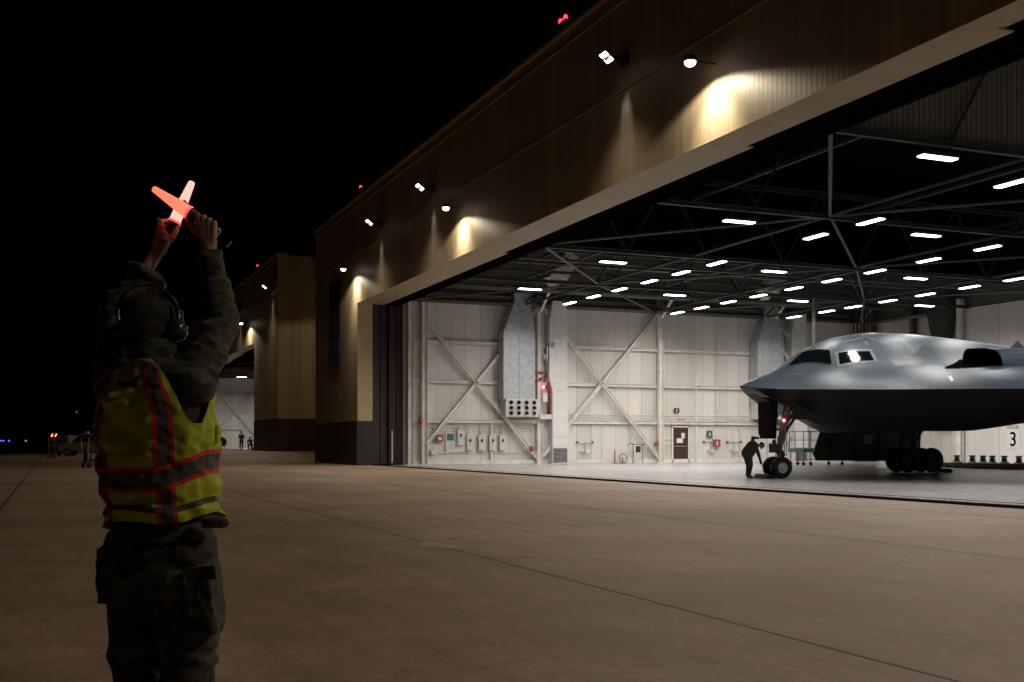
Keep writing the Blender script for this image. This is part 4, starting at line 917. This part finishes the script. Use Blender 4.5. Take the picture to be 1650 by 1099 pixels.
M['camo'] = cloth_mat('camouflage_cloth', [(.05, .047, .032), (.032, .034, .021), (.072, .066, .048), (.016, .013, .01)])
M['camo_d'] = cloth_mat('dark_camouflage_cloth', [(.06, .058, .042), (.04, .042, .028), (.075, .07, .05), (.025, .02, .015)], scale=12)
def skin():
    m, nt, b = newmat('skin'); n = nz(nt, coord(nt), 40, 4); nt.links.new(ramp(nt, n, [(.3, (.34, .19, .13)), (.7, (.42, .25, .18))]), b.inputs['Base Color'])
    b.inputs['Roughness'].default_value = .5; b.inputs['Subsurface Weight'].default_value = .08; b.inputs['Subsurface Radius'].default_value = (.01, .004, .002); bump(nt, b, n, .15, .002); return m
M['skinm'] = skin(); M['hair'] = paint('dark_hair', (.012, .009, .007), .7, var=.4, scale=60, bumps=.6, bscale=180)
M['boot'] = paint('boot_leather', (.05, .035, .022), .6, var=.3)
def small_person(name_lbl, loc, J, face, rot=0, bulk=1.0):
    """whole figures seen far away: body, uniform, boots, cap"""
    p = thing('person', name_lbl, 'person', loc, rot); J = {k: Vector(v) for k, v in J.items()}
    mb = MB(); skeleton_body(mb, J, .93); P, T = head(mb, J['head'], face)
    for k in 'LR':
        d = (J['wr'+k]-J['el'+k]).normalized(); sd = d.cross(Vector(face)).normalized()*(1 if k == 'R' else -1); open_hand(mb, J['wr'+k], d, sd if sd.length > .5 else Vector((0, 1, 0)))
    remeshed(mb, 'body', .0075, M['skinm'], p, 2)
    mb = MB(); mb.cap(J['pelvis'], J['chest'], .155*bulk, .15*bulk); mb.cap(J['chest'], J['neck'].lerp(J['chest'], .3), .14, .085)
    for k in 'LR':
        mb.cap(J['chest'], J['sh'+k], .11, .082); mb.cap(J['sh'+k], J['el'+k], .075, .06); mb.cap(J['el'+k], J['el'+k].lerp(J['wr'+k], .9), .06, .043)
    remeshed(mb, 'jacket', .014, M['camo_d'], p, 3, fold(.008, (12, 12, 18)))
    mb = MB()
    for k in 'LR':
        mb.cap(J['pelvis'], J['hip'+k], .14, .115*bulk); mb.cap(J['hip'+k], J['kn'+k], .105*bulk, .08*bulk); mb.cap(J['kn'+k], J['kn'+k].lerp(J['an'+k], .85), .08*bulk, .065*bulk)
    remeshed(mb, 'trousers', .014, M['camo_d'], p, 3, fold(.008, (12, 12, 18), 5))
    for k in 'LR':
        mb = MB(); mb.cap(J['an'+k]+Vector((0, 0, .1)), J['an'+k], .055, .055); mb.cap(J['an'+k]+Vector((0, 0, -.03)), J['to'+k]+Vector((0, 0, .0)), .045, .04); remeshed(mb, 'boot', .01, M['boot'], p, 2)
    mb = MB(); mb.ball(P(0, -.014, .05), (.088, .102, .078), 18, 10, T=T); mb.ball(P(0, .1, .045), (.06, .05, .012), 14, 6, T=T); remeshed(mb, 'cap', .01, M['camo_d'], p, 2)
    return p
def stand_J(h=1.78, lean=0):
    k = h/1.78
    J = dict(pelvis=(0, 0, .95), chest=(0, .01, 1.3), neck=(0, .01, 1.48), head=(0, .02, 1.64), shL=(-.18, 0, 1.42), elL=(-.24, -.02, 1.13), wrL=(-.24, .1, .9), shR=(.18, 0, 1.42), elR=(.24, -.02, 1.13), wrR=(.24, .1, .9),
             hipL=(-.09, 0, .9), knL=(-.11, .02, .49), anL=(-.12, -.02, .09), toL=(-.13, .13, .04), hipR=(.09, 0, .9), knR=(.11, .02, .49), anR=(.12, -.02, .09), toR=(.13, .13, .04))
    return {a: tuple(x*k for x in b) for a, b in J.items()}
# the worker bending at the nose gear (local x runs to the right of the picture)
J = dict(pelvis=(-.03, 0, .90), chest=(.14, 0, 1.13), neck=(.30, 0, 1.2), head=(.47, 0, 1.17), shR=(.22, -.18, 1.17), elR=(.33, -.2, .82), wrR=(.43, -.16, .5),
         shL=(.2, .17, 1.2), elL=(.2, .22, 1.46), wrL=(.42, .2, 1.44), hipL=(-.04, .1, .86), knL=(.06, .14, .46), anL=(.02, .15, .09), toL=(.17, .17, .045), hipR=(-.04, -.1, .86), knR=(.02, -.11, .46), anR=(-.04, -.12, .09), toR=(.1, -.13, .045))
small_person('dark uniformed worker bending beside the nose gear with one arm raised', (1206-825)/1800*40.2*Vector((1, 0, 0))+Vector((0, 40.2, .012)), J, (.75, 0, -.6), 0, 1.5)
# distant marshaller with red wands, seen from behind at the far left
J = stand_J(1.75); J.update(elL=(-.3, .1, 1.5), wrL=(-.14, .15, 1.74), elR=(.3, .1, 1.5), wrR=(.14, .15, 1.74))
def at(px, d, lift=0): q = Vector(((px-825)/1800*d, d, 0)); q.z = gz(q)+lift; return q
dm = small_person('distant person at the far left holding two red wands overhead', at(85, 92), J, (0, 1, 0))
def small_wand(lb, px, lean):
    q = at(px, 92.15); o = thing('marshalling_wand', lb, 'wand', (q.x, q.y, q.z+1.8), 0)
    MB().tube((0, 0, -.05), (0, 0, .02), .022).build('grip', M['black'], o); MB().tube((0, 0, .02), (lean, 0, .22), .05, .035, 12).ball((lean, 0, .22), .035, 10, 6).build('light_cone', glow('far_wand_glow', (1, .12, .06), 7), o)
small_wand('glowing red wand in the left hand of the distant person', 87.2-4.5, .1); small_wand('glowing red wand in the right hand of the distant person', 87.2+1.5, .12)
J = stand_J(1.72); small_person('dark figure standing just left of the distant person with wands', at(77.5, 95), J, (1, 0, 0), R(-60))
J = stand_J(1.78); J.update(wrR=(.1, .2, 1.2), wrL=(-.12, .18, 1.15)); small_person('person standing in front of the farther hangar', at(389, 106), J, (1, 0, 0), R(30))
J = stand_J(1.7); J.update(pelvis=(0, -.1, .55), chest=(0, .05, .85), neck=(0, .12, 1.0), head=(0, .16, 1.15), shL=(-.18, .08, .95), elL=(-.2, .25, .75), wrL=(-.1, .4, .7), shR=(.18, .08, .95), elR=(.2, .25, .75), wrR=(.1, .4, .7), hipL=(-.1, -.1, .5), knL=(-.14, .28, .5), anL=(-.13, .1, .09), toL=(-.13, .25, .045), hipR=(.1, -.1, .5), knR=(.15, .1, .12), anR=(.15, -.3, .1), toR=(.15, -.38, .045))
small_person('person kneeling in front of the farther hangar', at(404, 106), J, (1, 0, 0), R(40))
cf = thing('floor_fan', 'round dark floor fan near the farther hangar', 'fan', at(358, 118), R(20)); MB().lathe([(.0, -.12), (.42, -.14), (.5, 0), (.42, .14), (0, .12)], (0, 0, .8), (0, -1, 0), 24).build('cage', M['dark'], cf); MB().tube((-.3, 0, 0), (-.2, 0, .45), .03).tube((.3, 0, 0), (.2, 0, .45), .03).beam((-.4, 0, .03), (.4, 0, .03), .3, .05).build('stand', M['dark'], cf)
# van and trailer at the far left
vn = thing('van', 'pale utility van parked in the dark behind the marshaller', 'van', at(143, 100), R(4))
prof = [(-2.4, .45), (-2.45, .95), (-1.95, 1.12), (-1.2, 1.25), (-.55, 1.95), (-.2, 2.02), (2.6, 2.02), (2.7, .9), (2.65, .4)]
M['vanp'] = paint('pale_vehicle_paint', (.24, .245, .25), .35, var=.1)
body = MB().prism([(x, -.95, z) for x, z in prof], None, (0, 1.9, 0)).build('body', M['vanp'], vn, bevel=.04)
m = MB(); m.prism([(-1.1, -.965, 1.27), (-.5, -.965, 1.85), (.35, -.965, 1.85), (.35, -.965, 1.27)], None, (0, .012, 0)); m.prism([(.5, -.965, 1.27), (.5, -.965, 1.85), (2.4, -.965, 1.85), (2.4, -.965, 1.27)], None, (0, .012, 0)); m.build('side_window', M['glass'], vn)
MB().prism([(-1.19, -.8, 1.285), (-1.19, .8, 1.285), (-.6, .75, 1.93), (-.6, -.75, 1.93)], None, (-.02, 0, .02)).build('windscreen', M['glass'], vn)
MB().box((-2.5, -.9, .38), (2.7, .9, .62)).build('bumper', M['dark'], vn)
for x in (-1.6, 1.7):
    for y in (-.85, .85):
        w = MB().lathe([(.2, -.1), (.33, -.11), (.36, -.06), (.36, .06), (.33, .11), (.2, .1)], (x, y, .36), (0, 1, 0), 24).build('wheel', M['rubber'], vn, smooth=True); MB().lathe([(0, -.105), (.2, -.1), (.2, .1), (0, .105)], (x, y, .36), (0, 1, 0), 16).build('rim', M['steel_bare'], w)
for y in (-.65, .65): MB().box((-2.47, y-.18, .78), (-2.42, y+.18, .95)).build('headlight', M['white'], vn)
MB().box((-.3, -.15, 2.02), (0, .15, 2.2)).build('roof_beacon', M['white'], vn, bevel=.02)
tr = thing('box_trailer', 'grey box trailer standing between the distant person and the van', 'trailer', at(107, 108), 0)
MB().box((-.75, -1.5, .55), (.75, 1.5, 2.0)).build('box', paint('grey_trailer', (.10, .10, .105), .6), tr, bevel=.03); MB().tube((-.78, 0, .3), (-.6, 0, .3), .3, n=16).tube((.6, 0, .3), (.78, 0, .3), .3, n=16).build('wheel', M['rubber'], tr); MB().beam((0, -1.5, .5), (0, -2.4, .4), .08).beam((-.7, 0, .52), (.7, 0, .52), .1).build('drawbar', M['dark'], tr)
ct = thing('equipment_cart', 'low dark equipment cart with two small pale dots behind the marshaller', 'cart', at(157, 60), R(5))
MB().box((-.45, -.3, .35), (.45, .3, .42)).box((-.45, -.3, .78), (.45, .3, .84)).build('shelf', M['dark'], ct); m = MB(); [m.tube((x, y, .08), (x, y, 1.05), .02, n=6) for x in (-.42, .42) for y in (-.27, .27)]; m.build('post', M['dark'], ct)
m = MB(); [m.tube((x, y-.02, .08), (x, y+.02, .08), .08, n=12) for x in (-.42, .42) for y in (-.27, .27)]; m.build('caster', M['rubber'], ct); MB().ball((-.1, -.34, .5), .05, 8, 6).ball((.15, -.34, .5), .05, 8, 6).build('knob', M['white'], ct)
pc = thing('fire_extinguisher', 'tall wheeled extinguisher left of the equipment cart', 'extinguisher', at(139, 57), 0); MB().tube((0, 0, .25), (0, 0, .95), .13, n=14).ball((0, 0, .95), .13).tube((0, 0, .95), (0, 0, 1.2), .03).build('cylinder', M['dark'], pc); MB().tube((-.2, 0, .16), (-.14, 0, .16), .16, n=14).tube((.14, 0, .16), (.2, 0, .16), .16, n=14).tube((-.2, 0, .16), (.2, 0, .16), .02).build('wheel', M['rubber'], pc)
MB().tube((.12, -.1, .25), (.2, -.2, 1.55), .015).tube((-.12, -.1, .25), (-.2, -.2, 1.55), .015).tube((-.2, -.2, 1.55), (.2, -.2, 1.55), .015).build('handle', M['steel_bare'], pc)
# lights far away on the airfield
def far_light(name, lb, cat, px, py, d, mat, r, grp=None):
    x = (px-825)/1800*d; z = (715-py)/1800*d+1.25; o = thing(name, lb, cat, (x, d, 0), 0, grp); MB().tube((0, 0, 0), (0, 0, z-r*.6), max(.03, r*.2), n=6).build('post', M['dark'], o); MB().lathe([(0, r), (r*.7, r*.7), (r, 0), (r*.8, -r*.6), (0, -r*.6)], (0, 0, z), n=12).build('lens', mat, o, smooth=True)
for px, lb in ((1, 'leftmost'), (5.5, 'middle'), (14.5, 'rightmost')): far_light('taxiway_light', 'blue airfield light on the horizon, %s of three' % lb, 'airfield light', px, 710.5, 330, M['bluelamp'], .26, 'blue airfield lights on the horizon')
far_light('airfield_light', 'faint white light on the horizon right of the blue ones', 'airfield light', 41.5, 710.5, 330, glow('faint_white', (.8, .85, .8), .35), .3)
far_light('mast_light', 'faint red light on a mast in the dark sky left of the marshaller', 'mast light', 123.5, 664, 330, glow('faint_red', (1, .05, .12), .6), .28)

# ---------------------------------------------------------------- the marshaller
MD = 3.85; MX = (255-825)/1800*MD
mar = thing('person', 'marshaller in a yellow-green safety vest seen from behind, both arms raised', 'person', (MX, MD, 0), 0)
def K(px, py, dy=0): d = MD+dy; return Vector(((px-825)/1800*d-MX, dy, (715-py)/1800*d+1.25))
BE = R(24); E1 = Vector((math.cos(BE), -math.sin(BE), 0)); E2 = Vector((math.sin(BE), math.cos(BE), 0))
J = dict(pelvis=K(258, 845, .0), chest=K(250, 650, .0), neck=K(246, 588, .01), head=K(243, 530, .05),
         shR=K(310, 622, -.06), elR=K(356, 520, .14), wrR=K(337, 400, .25), shL=K(186, 616, .08), elL=K(193, 500, .24), wrL=K(252, 408, .31),
         hipL=K(222, 870, .04), knL=K(222, 1075, .07), anL=K(216, 1260, .02), toL=K(226, 1283, .17), hipR=K(298, 875, -.04), knR=K(303, 1075, -.0), anR=K(306, 1262, -.06), toR=K(322, 1285, .09))
mb = MB(); skeleton_body(mb, J, .9); P, T = head(mb, J['head'], Vector((math.sin(R(9)), math.cos(R(9)), .12)))
# right hand: back to the camera, knuckles on top, index finger raised on the wand
dR = .27
fist(mb, K(336, 396, .25), K(318, 347, dR), K(345, 360, dR-.012), Vector((-.15, .85, .15)), (R(10), R(-75), R(-70)), 1.0,
     thumb=[K(312, 372, .265), K(303, 358, .275), K(300, 348, .285)], index=Vector((-.62, .35, .6)))
# left hand: edge on, fingers closed about the upright grip
fist(mb, K(253, 404, .31), K(259, 357, .325), K(268, 388, .30), Vector((.25, .8, .25)), (R(5), R(-80), R(-70)), 1.0,
     thumb=[K(276, 385, .315), K(284, 372, .33), K(287, 362, .335)])
remeshed(mb, 'body', .0042, M['skinm'], mar, 2)
# jacket
mb = MB()
def ring_loft(mb, rings, n=48):
    vs = []; 
    for (c, a, b) in rings:
        for i in range(n):
            th = 2*math.pi*i/n; vs.append(Vector(c)+E1*a*math.cos(th)+E2*b*math.sin(th))
    fs = [(j*n+i, j*n+(i+1) % n, (j+1)*n+(i+1) % n, (j+1)*n+i) for j in range(len(rings)-1) for i in range(n)]+[tuple(range(n-1, -1, -1)), tuple(range((len(rings)-1)*n, len(rings)*n))]
    mb.add(vs, fs)
ring_loft(mb, [(K(262, 868, .0), .2, .15), (K(261, 835, .0), .172, .122), (K(256, 770, .0), .17, .118), (K(251, 690, .0), .19, .128), (K(250, 640, 0), .185, .124), (K(248, 600, .0), .14, .095), (K(247, 580, .01), .09, .08)])
mb.cap(K(249, 612, .015), J['shR'], .085, .082); mb.cap(K(249, 612, .03), J['shL'], .08, .08)
mb.cap(J['shR'], J['elR'], .078, .064, 20); mb.cap(J['elR'], K(342, 432, .225), .062, .049, 20); mb.tube(K(342, 432, .225), K(338, 408, .245), .05, .046, 20)
mb.cap(J['shL'], J['elL'], .08, .07, 20); mb.cap(J['elL'], K(232, 452, .285), .07, .058, 20); mb.tube(K(226, 460, .28), K(240, 436, .295), .068, .06, 20)
mb.lathe([(.062, -.02), (.08, -.01), (.08, .012), (.06, .02)], K(236, 446, .29), K(252, 408, .31)-K(193, 500, .24), 24)
mb.ball(K(347, 842, -.13), (.05, .03, .025), 12, 8)
mb.tube(K(247, 600, .01), K(245, 556, .035), .088, .078, 24)
def jf(c):
    base = fold(.011 if c.z > 1.45 or c.z < 1.0 else .004, (9, 9, 15), 3)(c)
    if c.z > 1.55:  # sleeve folds run around the arm
        base += .0045*math.sin(c.z*70+noise.noise(c*9)*7+c.x*20)*(.4+.6*abs(noise.noise(c*5)))
    return base
remeshed(mb, 'jacket', .0055, M['camo'], mar, 5, jf)
# trousers
mb = MB()
ring_loft(mb, [(K(262, 836, .0), .168, .125), (K(260, 870, .0), .185, .14), (K(258, 920, .0), .19, .145), (K(258, 955, .0), .175, .13)])
for k, ww in (('L', 0), ('R', 0)):
    mb.cap(J['hip'+k]+Vector((0, 0, -.02)), J['kn'+k]+Vector((0, 0, .12)), .112, .102, 20); mb.cap(J['kn'+k]+Vector((0, 0, .12)), J['kn'+k]+Vector((0, 0, -.1)), .102, .088, 20); mb.cap(J['kn'+k]+Vector((0, 0, -.1)), J['an'+k]+Vector((0, 0, .12)), .085, .075, 20)
mb.box((-.055, -.07, -.1), (.045, .07, .095), T=Matrix.Translation(K(189, 925, .03)))
mb.box((-.05, -.075, -.11), (.05, .075, .11), T=Matrix.Translation(K(329, 965, -.06)) @ Matrix.Rotation(R(-8), 4, 'Y'))
def tf(c):
    b = fold(.010, (8, 8, 9), 8)(c)
    return b+.006*math.sin(c.z*48+c.x*14+noise.noise(c*7)*6)*max(0, min(1, (.95-c.z)*3))
remeshed(mb, 'trousers', .0065, M['camo'], mar, 4, tf)
m = MB(); m.box((-.052, -.012, -.028), (.052, .002, .02), T=Matrix.Translation(K(326, 922, -.15)) @ Matrix.Rotation(R(-8), 4, 'Y') @ Matrix.Rotation(R(-12), 4, 'Z')); m.build('pocket_flap', M['camo'], mar, bevel=.004)
m = MB(); ring_loft(m, [(K(261, 856, 0), .176, .133), (K(261, 840, 0), .176, .133)], 64); m.build('belt', M['boot'], mar, smooth=True)
for k in 'LR':
    mb = MB(); mb.cap(J['an'+k]+Vector((0, 0, .16)), J['an'+k], .062, .056); mb.cap(J['an'+k]+Vector((0, 0, -.045)), J['to'+k]+Vector((0, 0, .0)), .043, .042); remeshed(mb, 'boot', .007, M['boot'], mar, 2)
# hair, cap, ear defenders
mb = MB(); mb.ball(P(0, -.022, .026), (.081, .095, .09), 24, 16, T=T); mb.ball(P(0, -.06, -.03), (.06, .045, .05), 16, 10, T=T); remeshed(mb, 'hair', .006, M['hair'], mar, 2, lambda c: .0025*noise.noise(c*90))
mb = MB(); mb.ball(P(0, -.018, .055), (.09, .103, .07), 24, 12, T=T); mb.ball(P(0, .1, .045), (.06, .045, .01), 16, 8, T=T); mb.tube(P(0, -.018, .03), P(0, -.018, .058), .09, .09, 24); remeshed(mb, 'cap', .006, paint('black_cap_cloth', (.012, .012, .012), .85), mar, 2, fold(.003, (20, 20, 20)))
ed = thing('ear_defenders', 'dark glossy ear defenders worn over the marshaller cap', 'ear defenders', (MX+J['head'].x, MD+J['head'].y, J['head'].z), 0); ed.rotation_euler = (0, 0, 0)
M['gloss'] = paint('glossy_dark_plastic', (.035, .036, .04), .22, var=.3, scale=20, bumps=.05)
H0 = J['head']
for k in (-1, 1):
    T3 = T.to_3x3() if hasattr(T, 'to_3x3') else T
    c = P(.092*k, -.004, -.006)-H0; s_ = T @ Vector((k, 0, 0))
    m = MB().lathe([(.0, .04), (.022, .038), (.036, .026), (.041, .008), (.042, -.006), (.036, -.012), (.0, -.012)], c, s_, 28); cu = m.build('ear_cup', M['gloss'], ed, smooth=True)
    MB().lathe([(.03, -.012), (.04, -.012), (.043, -.02), (.036, -.028), (.02, -.028)], c, s_, 24).build('cushion', M['black'], cu, smooth=True)
    MB().tube(c+s_*.03, c+s_*.03+T @ Vector((0, 0, .07)), .004, .004, 8).tube(c+s_*.035+T @ Vector((0, .02, 0)), c+s_*.035+T @ Vector((0, -.02, .0)), .006).build('yoke', M['steel_bare'], cu)
m = MB(); pts = [P(.112*math.cos(a), -.01, .05+.098*math.sin(a))-H0 for a in np.linspace(0, math.pi, 30)]
pts = [P(.108, -.006, .02)-H0]+pts+[P(-.108, -.006, .02)-H0]
for a, b in zip(pts, pts[1:]): m.beam(a, b, .028, .006)
m.build('headband', M['gloss'], ed)
# vest
def vest_mat():
    m, nt, b = newmat('hi_vis_fabric'); uv = nt.nodes.new('ShaderNodeUVMap'); uv.uv_map = 'bands'; sp = nt.nodes.new('ShaderNodeSeparateXYZ'); nt.links.new(uv.outputs[0], sp.inputs[0])
    uv2 = nt.nodes.new('ShaderNodeUVMap'); uv2.uv_map = 'hem'; sp2 = nt.nodes.new('ShaderNodeSeparateXYZ'); nt.links.new(uv2.outputs[0], sp2.inputs[0])
    hb = math_(nt, 'ABSOLUTE', sp.outputs[0]); vb = math_(nt, 'ABSOLUTE', sp.outputs[1])
    n = nz(nt, coord(nt), 14, 5, .6); w = nz(nt, coord(nt), 420, 2)
    yel = ramp(nt, n, [(.3, (.36, .42, .022)), (.7, (.47, .55, .035))])
    ora_v = math_(nt, 'LESS_THAN', vb, .040); gry_v = math_(nt, 'LESS_THAN', vb, .0235)
    ora_h = math_(nt, 'LESS_THAN', hb, .041); gry_h = math_(nt, 'LESS_THAN', hb, .026)
    orc = (.62, .035, .02); grc = (.075, .066, .072)
    c = mix(nt, ora_v, yel, orc); c = mix(nt, gry_v, c, grc); c = mix(nt, ora_h, c, orc); c = mix(nt, gry_h, c, grc)
    hem = math_(nt, 'MULTIPLY', math_(nt, 'GREATER_THAN', sp2.outputs[0], .036), math_(nt, 'LESS_THAN', sp2.outputs[0], .056)); c = mix(nt, hem, c, (.07, .065, .05))
    edge = math_(nt, 'LESS_THAN', sp2.outputs[1], .012); c = mix(nt, edge, c, (.30, .34, .03))
    nt.links.new(c, b.inputs['Base Color']); b.inputs['Roughness'].default_value = .75; b.inputs['Specular IOR Level'].default_value = .3; b.inputs['Sheen Weight'].default_value = .1
    bump(nt, b, w, .3, .0015); return m
NT, NV = 240, 130
def vest():
    vs = []; U1 = []; U2 = []
    for j in range(NV+1):
        for i in range(NT):
            th = 2*math.pi*i/NT; deg = (math.degrees(th)+180) % 360-180        # 0 = his right side, -90 = back
            side = max(0, 1-abs(deg+12)/(48 if deg < -12 else 36)) if abs(deg) < 90 else max(0, 1-abs(180-abs(deg))/50)
            top_ = 1.535-.215*sstep(side*1.15)
            if deg > 40 and deg < 140: top_ -= .12*(1-abs(deg-90)/50)
            zb = .985+.02*math.cos(th)+.012*math.sin(th*3+1)
            z = zb+(top_-zb)*j/NV
            f = np.interp(z, [.96, 1.05, 1.15, 1.3, 1.42, 1.49, 1.54], [0, .2, .4, .6, .8, .93, 1])
            a = np.interp(z, [.96, 1.02, 1.1, 1.2, 1.32, 1.42, 1.47, 1.51, 1.545], [.205, .2, .2, .208, .215, .21, .185, .145, .09])
            b_ = np.interp(z, [.96, 1.02, 1.1, 1.2, 1.32, 1.42, 1.47, 1.51, 1.545], [.155, .15, .148, .152, .155, .148, .132, .11, .08])
            cx = np.interp(z, [.98, 1.1, 1.3, 1.54], [.02, .008, -.006, -.016])
            ex = 2/2.35; ct, st_ = math.cos(th), math.sin(th); a += .006; b_ += .006; px_ = a*math.copysign(abs(ct)**ex, ct); py_ = b_*math.copysign(abs(st_)**ex, st_)
            nrm = (E1*ct*b_+E2*st_*a).normalized(); q = Vector((cx, 0, z))+E1*px_+E2*py_
            # drape: soft diagonal folds, gathered at the waist
            w_ = noise.noise(Vector((px_*5, z*9, 3)))*1.2; d_ = .011*math.sin(z*38+px_*19+w_*3.5)*(.35+.65*abs(noise.noise(Vector((px_*4, z*5, 7)))))
            d_ += .016*noise.noise(Vector((px_*12, py_*12, z*12)))+.007*noise.noise(Vector((px_*30, py_*30, z*34)))
            gath = max(0, 1-(z-zb)/.13); d_ += gath*(.005*math.sin(deg*.17+z*40)+.008*math.sin((z-zb)*80+deg*.02))
            # cowl-like sag below the neck on the left of the back
            d_ += .014*math.exp(-((z-(1.39+.9*(px_+.06)**2*6))/.022)**2)*(1 if st_ < 0 else 0)*math.exp(-((px_+.06)/.11)**2)
            q = q+nrm*d_; q.z += .012*noise.noise(Vector((px_*9, py_*9, 1)))*(j/NV)
            vs.append(q)
            band = 1.128+.062*sstep((deg+75)/85) if abs(deg) < 100 else 1.128
            if deg > 0: band = 1.19-.0*deg
            U1.append((z-band, (abs(deg+90)-37+13*sstep((z-1.34)/.2))*R(1)*.205 if deg < 45 else .5)); U2.append((z-zb, (top_-z)))
    n = NT; fs = [(j*n+i, j*n+(i+1) % n, (j+1)*n+(i+1) % n, (j+1)*n+i) for j in range(NV) for i in range(NT)]
    me = bpy.data.meshes.new('vest'); me.from_pydata([tuple(v) for v in vs], [], fs); me.materials.append(vest_mat()); me.polygons.foreach_set('use_smooth', [True]*len(me.polygons))
    for nm, UU in (('bands', U1), ('hem', U2)):
        l = me.uv_layers.new(name=nm); li = [0]*len(me.loops); me.loops.foreach_get('vertex_index', li); l.data.foreach_set('uv', [c for i in li for c in UU[i]])
    o = bpy.data.objects.new('vest', me); col.objects.link(o); o.parent = mar; md = o.modifiers.new('thickness', 'SOLIDIFY'); md.thickness = .004; md.offset = -1
    return o
vo = vest()
MB().box((-.033, -.004, -.009), (.033, .004, .009), T=Matrix.Translation(K(206, 619, -.155)) @ Matrix.Rotation(R(-10), 4, 'Z') @ Matrix.Rotation(R(4), 4, 'Y')).build('mic_tab', M['black'], vo, bevel=.002)
MB().box((-.004, -.03, -.03), (.004, .03, .03), T=Matrix.Translation(K(346, 700, -.02)) @ Matrix.Rotation(R(30), 4, 'Z')).build('chest_pocket', paint('vest_pocket', (.42, .48, .04), .7), vo, bevel=.003)
# whistle-like clip seen right of the hand
cp_ = thing('lanyard_clip', 'tiny metal clip hanging in the air right of the raised hand', 'clip', (MX+K(368, 394, .24).x, MD+.24, K(368, 394, .24).z), 0)
MB().tube((-.008, 0, -.01), (.006, 0, .006), .004).ball((.008, 0, .008), .005, 8, 6).build('clip', M['steel_bare'], cp_); MB().path([Vector((-.008, 0, -.01)), Vector((-.035, -.0, .03)), Vector((-.06, .01, .0))], .0015, 5).build('cord', M['black'], cp_)
# wands
M['wand_red'] = glow('red_wand_halo', (1, .02, .03), 4)
def wand(lb, tip, base, r0, r1, mat, end):
    tip, base, end = Vector(tip), Vector(base), Vector(end); o = thing('marshalling_wand', lb, 'wand', (MX+base.x, MD+base.y, base.z), 0); L = (tip-base).length; d = (tip-base).normalized()
    MB().lathe([(r1*.8, 0), (r1, .004), (r1*.98, L*.25), (r0, L*.93), (r0*.9, L*.975), (r0*.5, L*.995), (0, L)], (0, 0, 0), d, 32).build('light_cone', mat, o, smooth=True)
    MB().lathe([(0, -.13), (.015, -.13), (.017, -.12), (.017, -.03), (r1*.9, -.012), (r1*1.06, -.004), (r1*1.06, -.001), (0, -.001)], (0, 0, 0), d, 28).build('grip', M['gloss'], o, smooth=True)
    MB().lathe([(r1*.7, -.0008), (r1*1.1, -.0008), (r1*1.1, .006), (r1*.9, .0065)], (0, 0, 0), d, 28).build('halo_ring', M['wand_red'], o, smooth=True); return o  # added glowing ring, stands in for the red halo round the base
def wand_mat(name, hot, cool, s):
    m, nt, b = newmat(name); lw = nt.nodes.new('ShaderNodeLayerWeight'); lw.inputs[0].default_value = .35; n = nz(nt, coord(nt), 90, 3)
    f = math_(nt, 'MULTIPLY_ADD', n, .4, math_(nt, 'MULTIPLY_ADD', lw.outputs['Facing'], -.0, .1)); c = mix(nt, f, hot, cool); nt.links.new(c, b.inputs['Emission Color']); b.inputs['Emission Strength'].default_value = s
    b.inputs['Base Color'].default_value = (.6, .1, .06, 1); return m
wand('bright pinkish white glowing wand pointing up, held in the left hand', K(310, 292, .345), K(281, 358, .335), .0125, .0215, wand_mat('bright_wand', (1, .58, .48), (1, .4, .32), 1.2), K(262, 400, .32))
wand('salmon red glowing wand crossing in front, held in the right hand', K(246, 303, .27), K(305, 343, .285), .012, .0235, wand_mat('salmon_wand', (1, .19, .10), (1, .30, .20), 1.2), K(345, 368, .28))
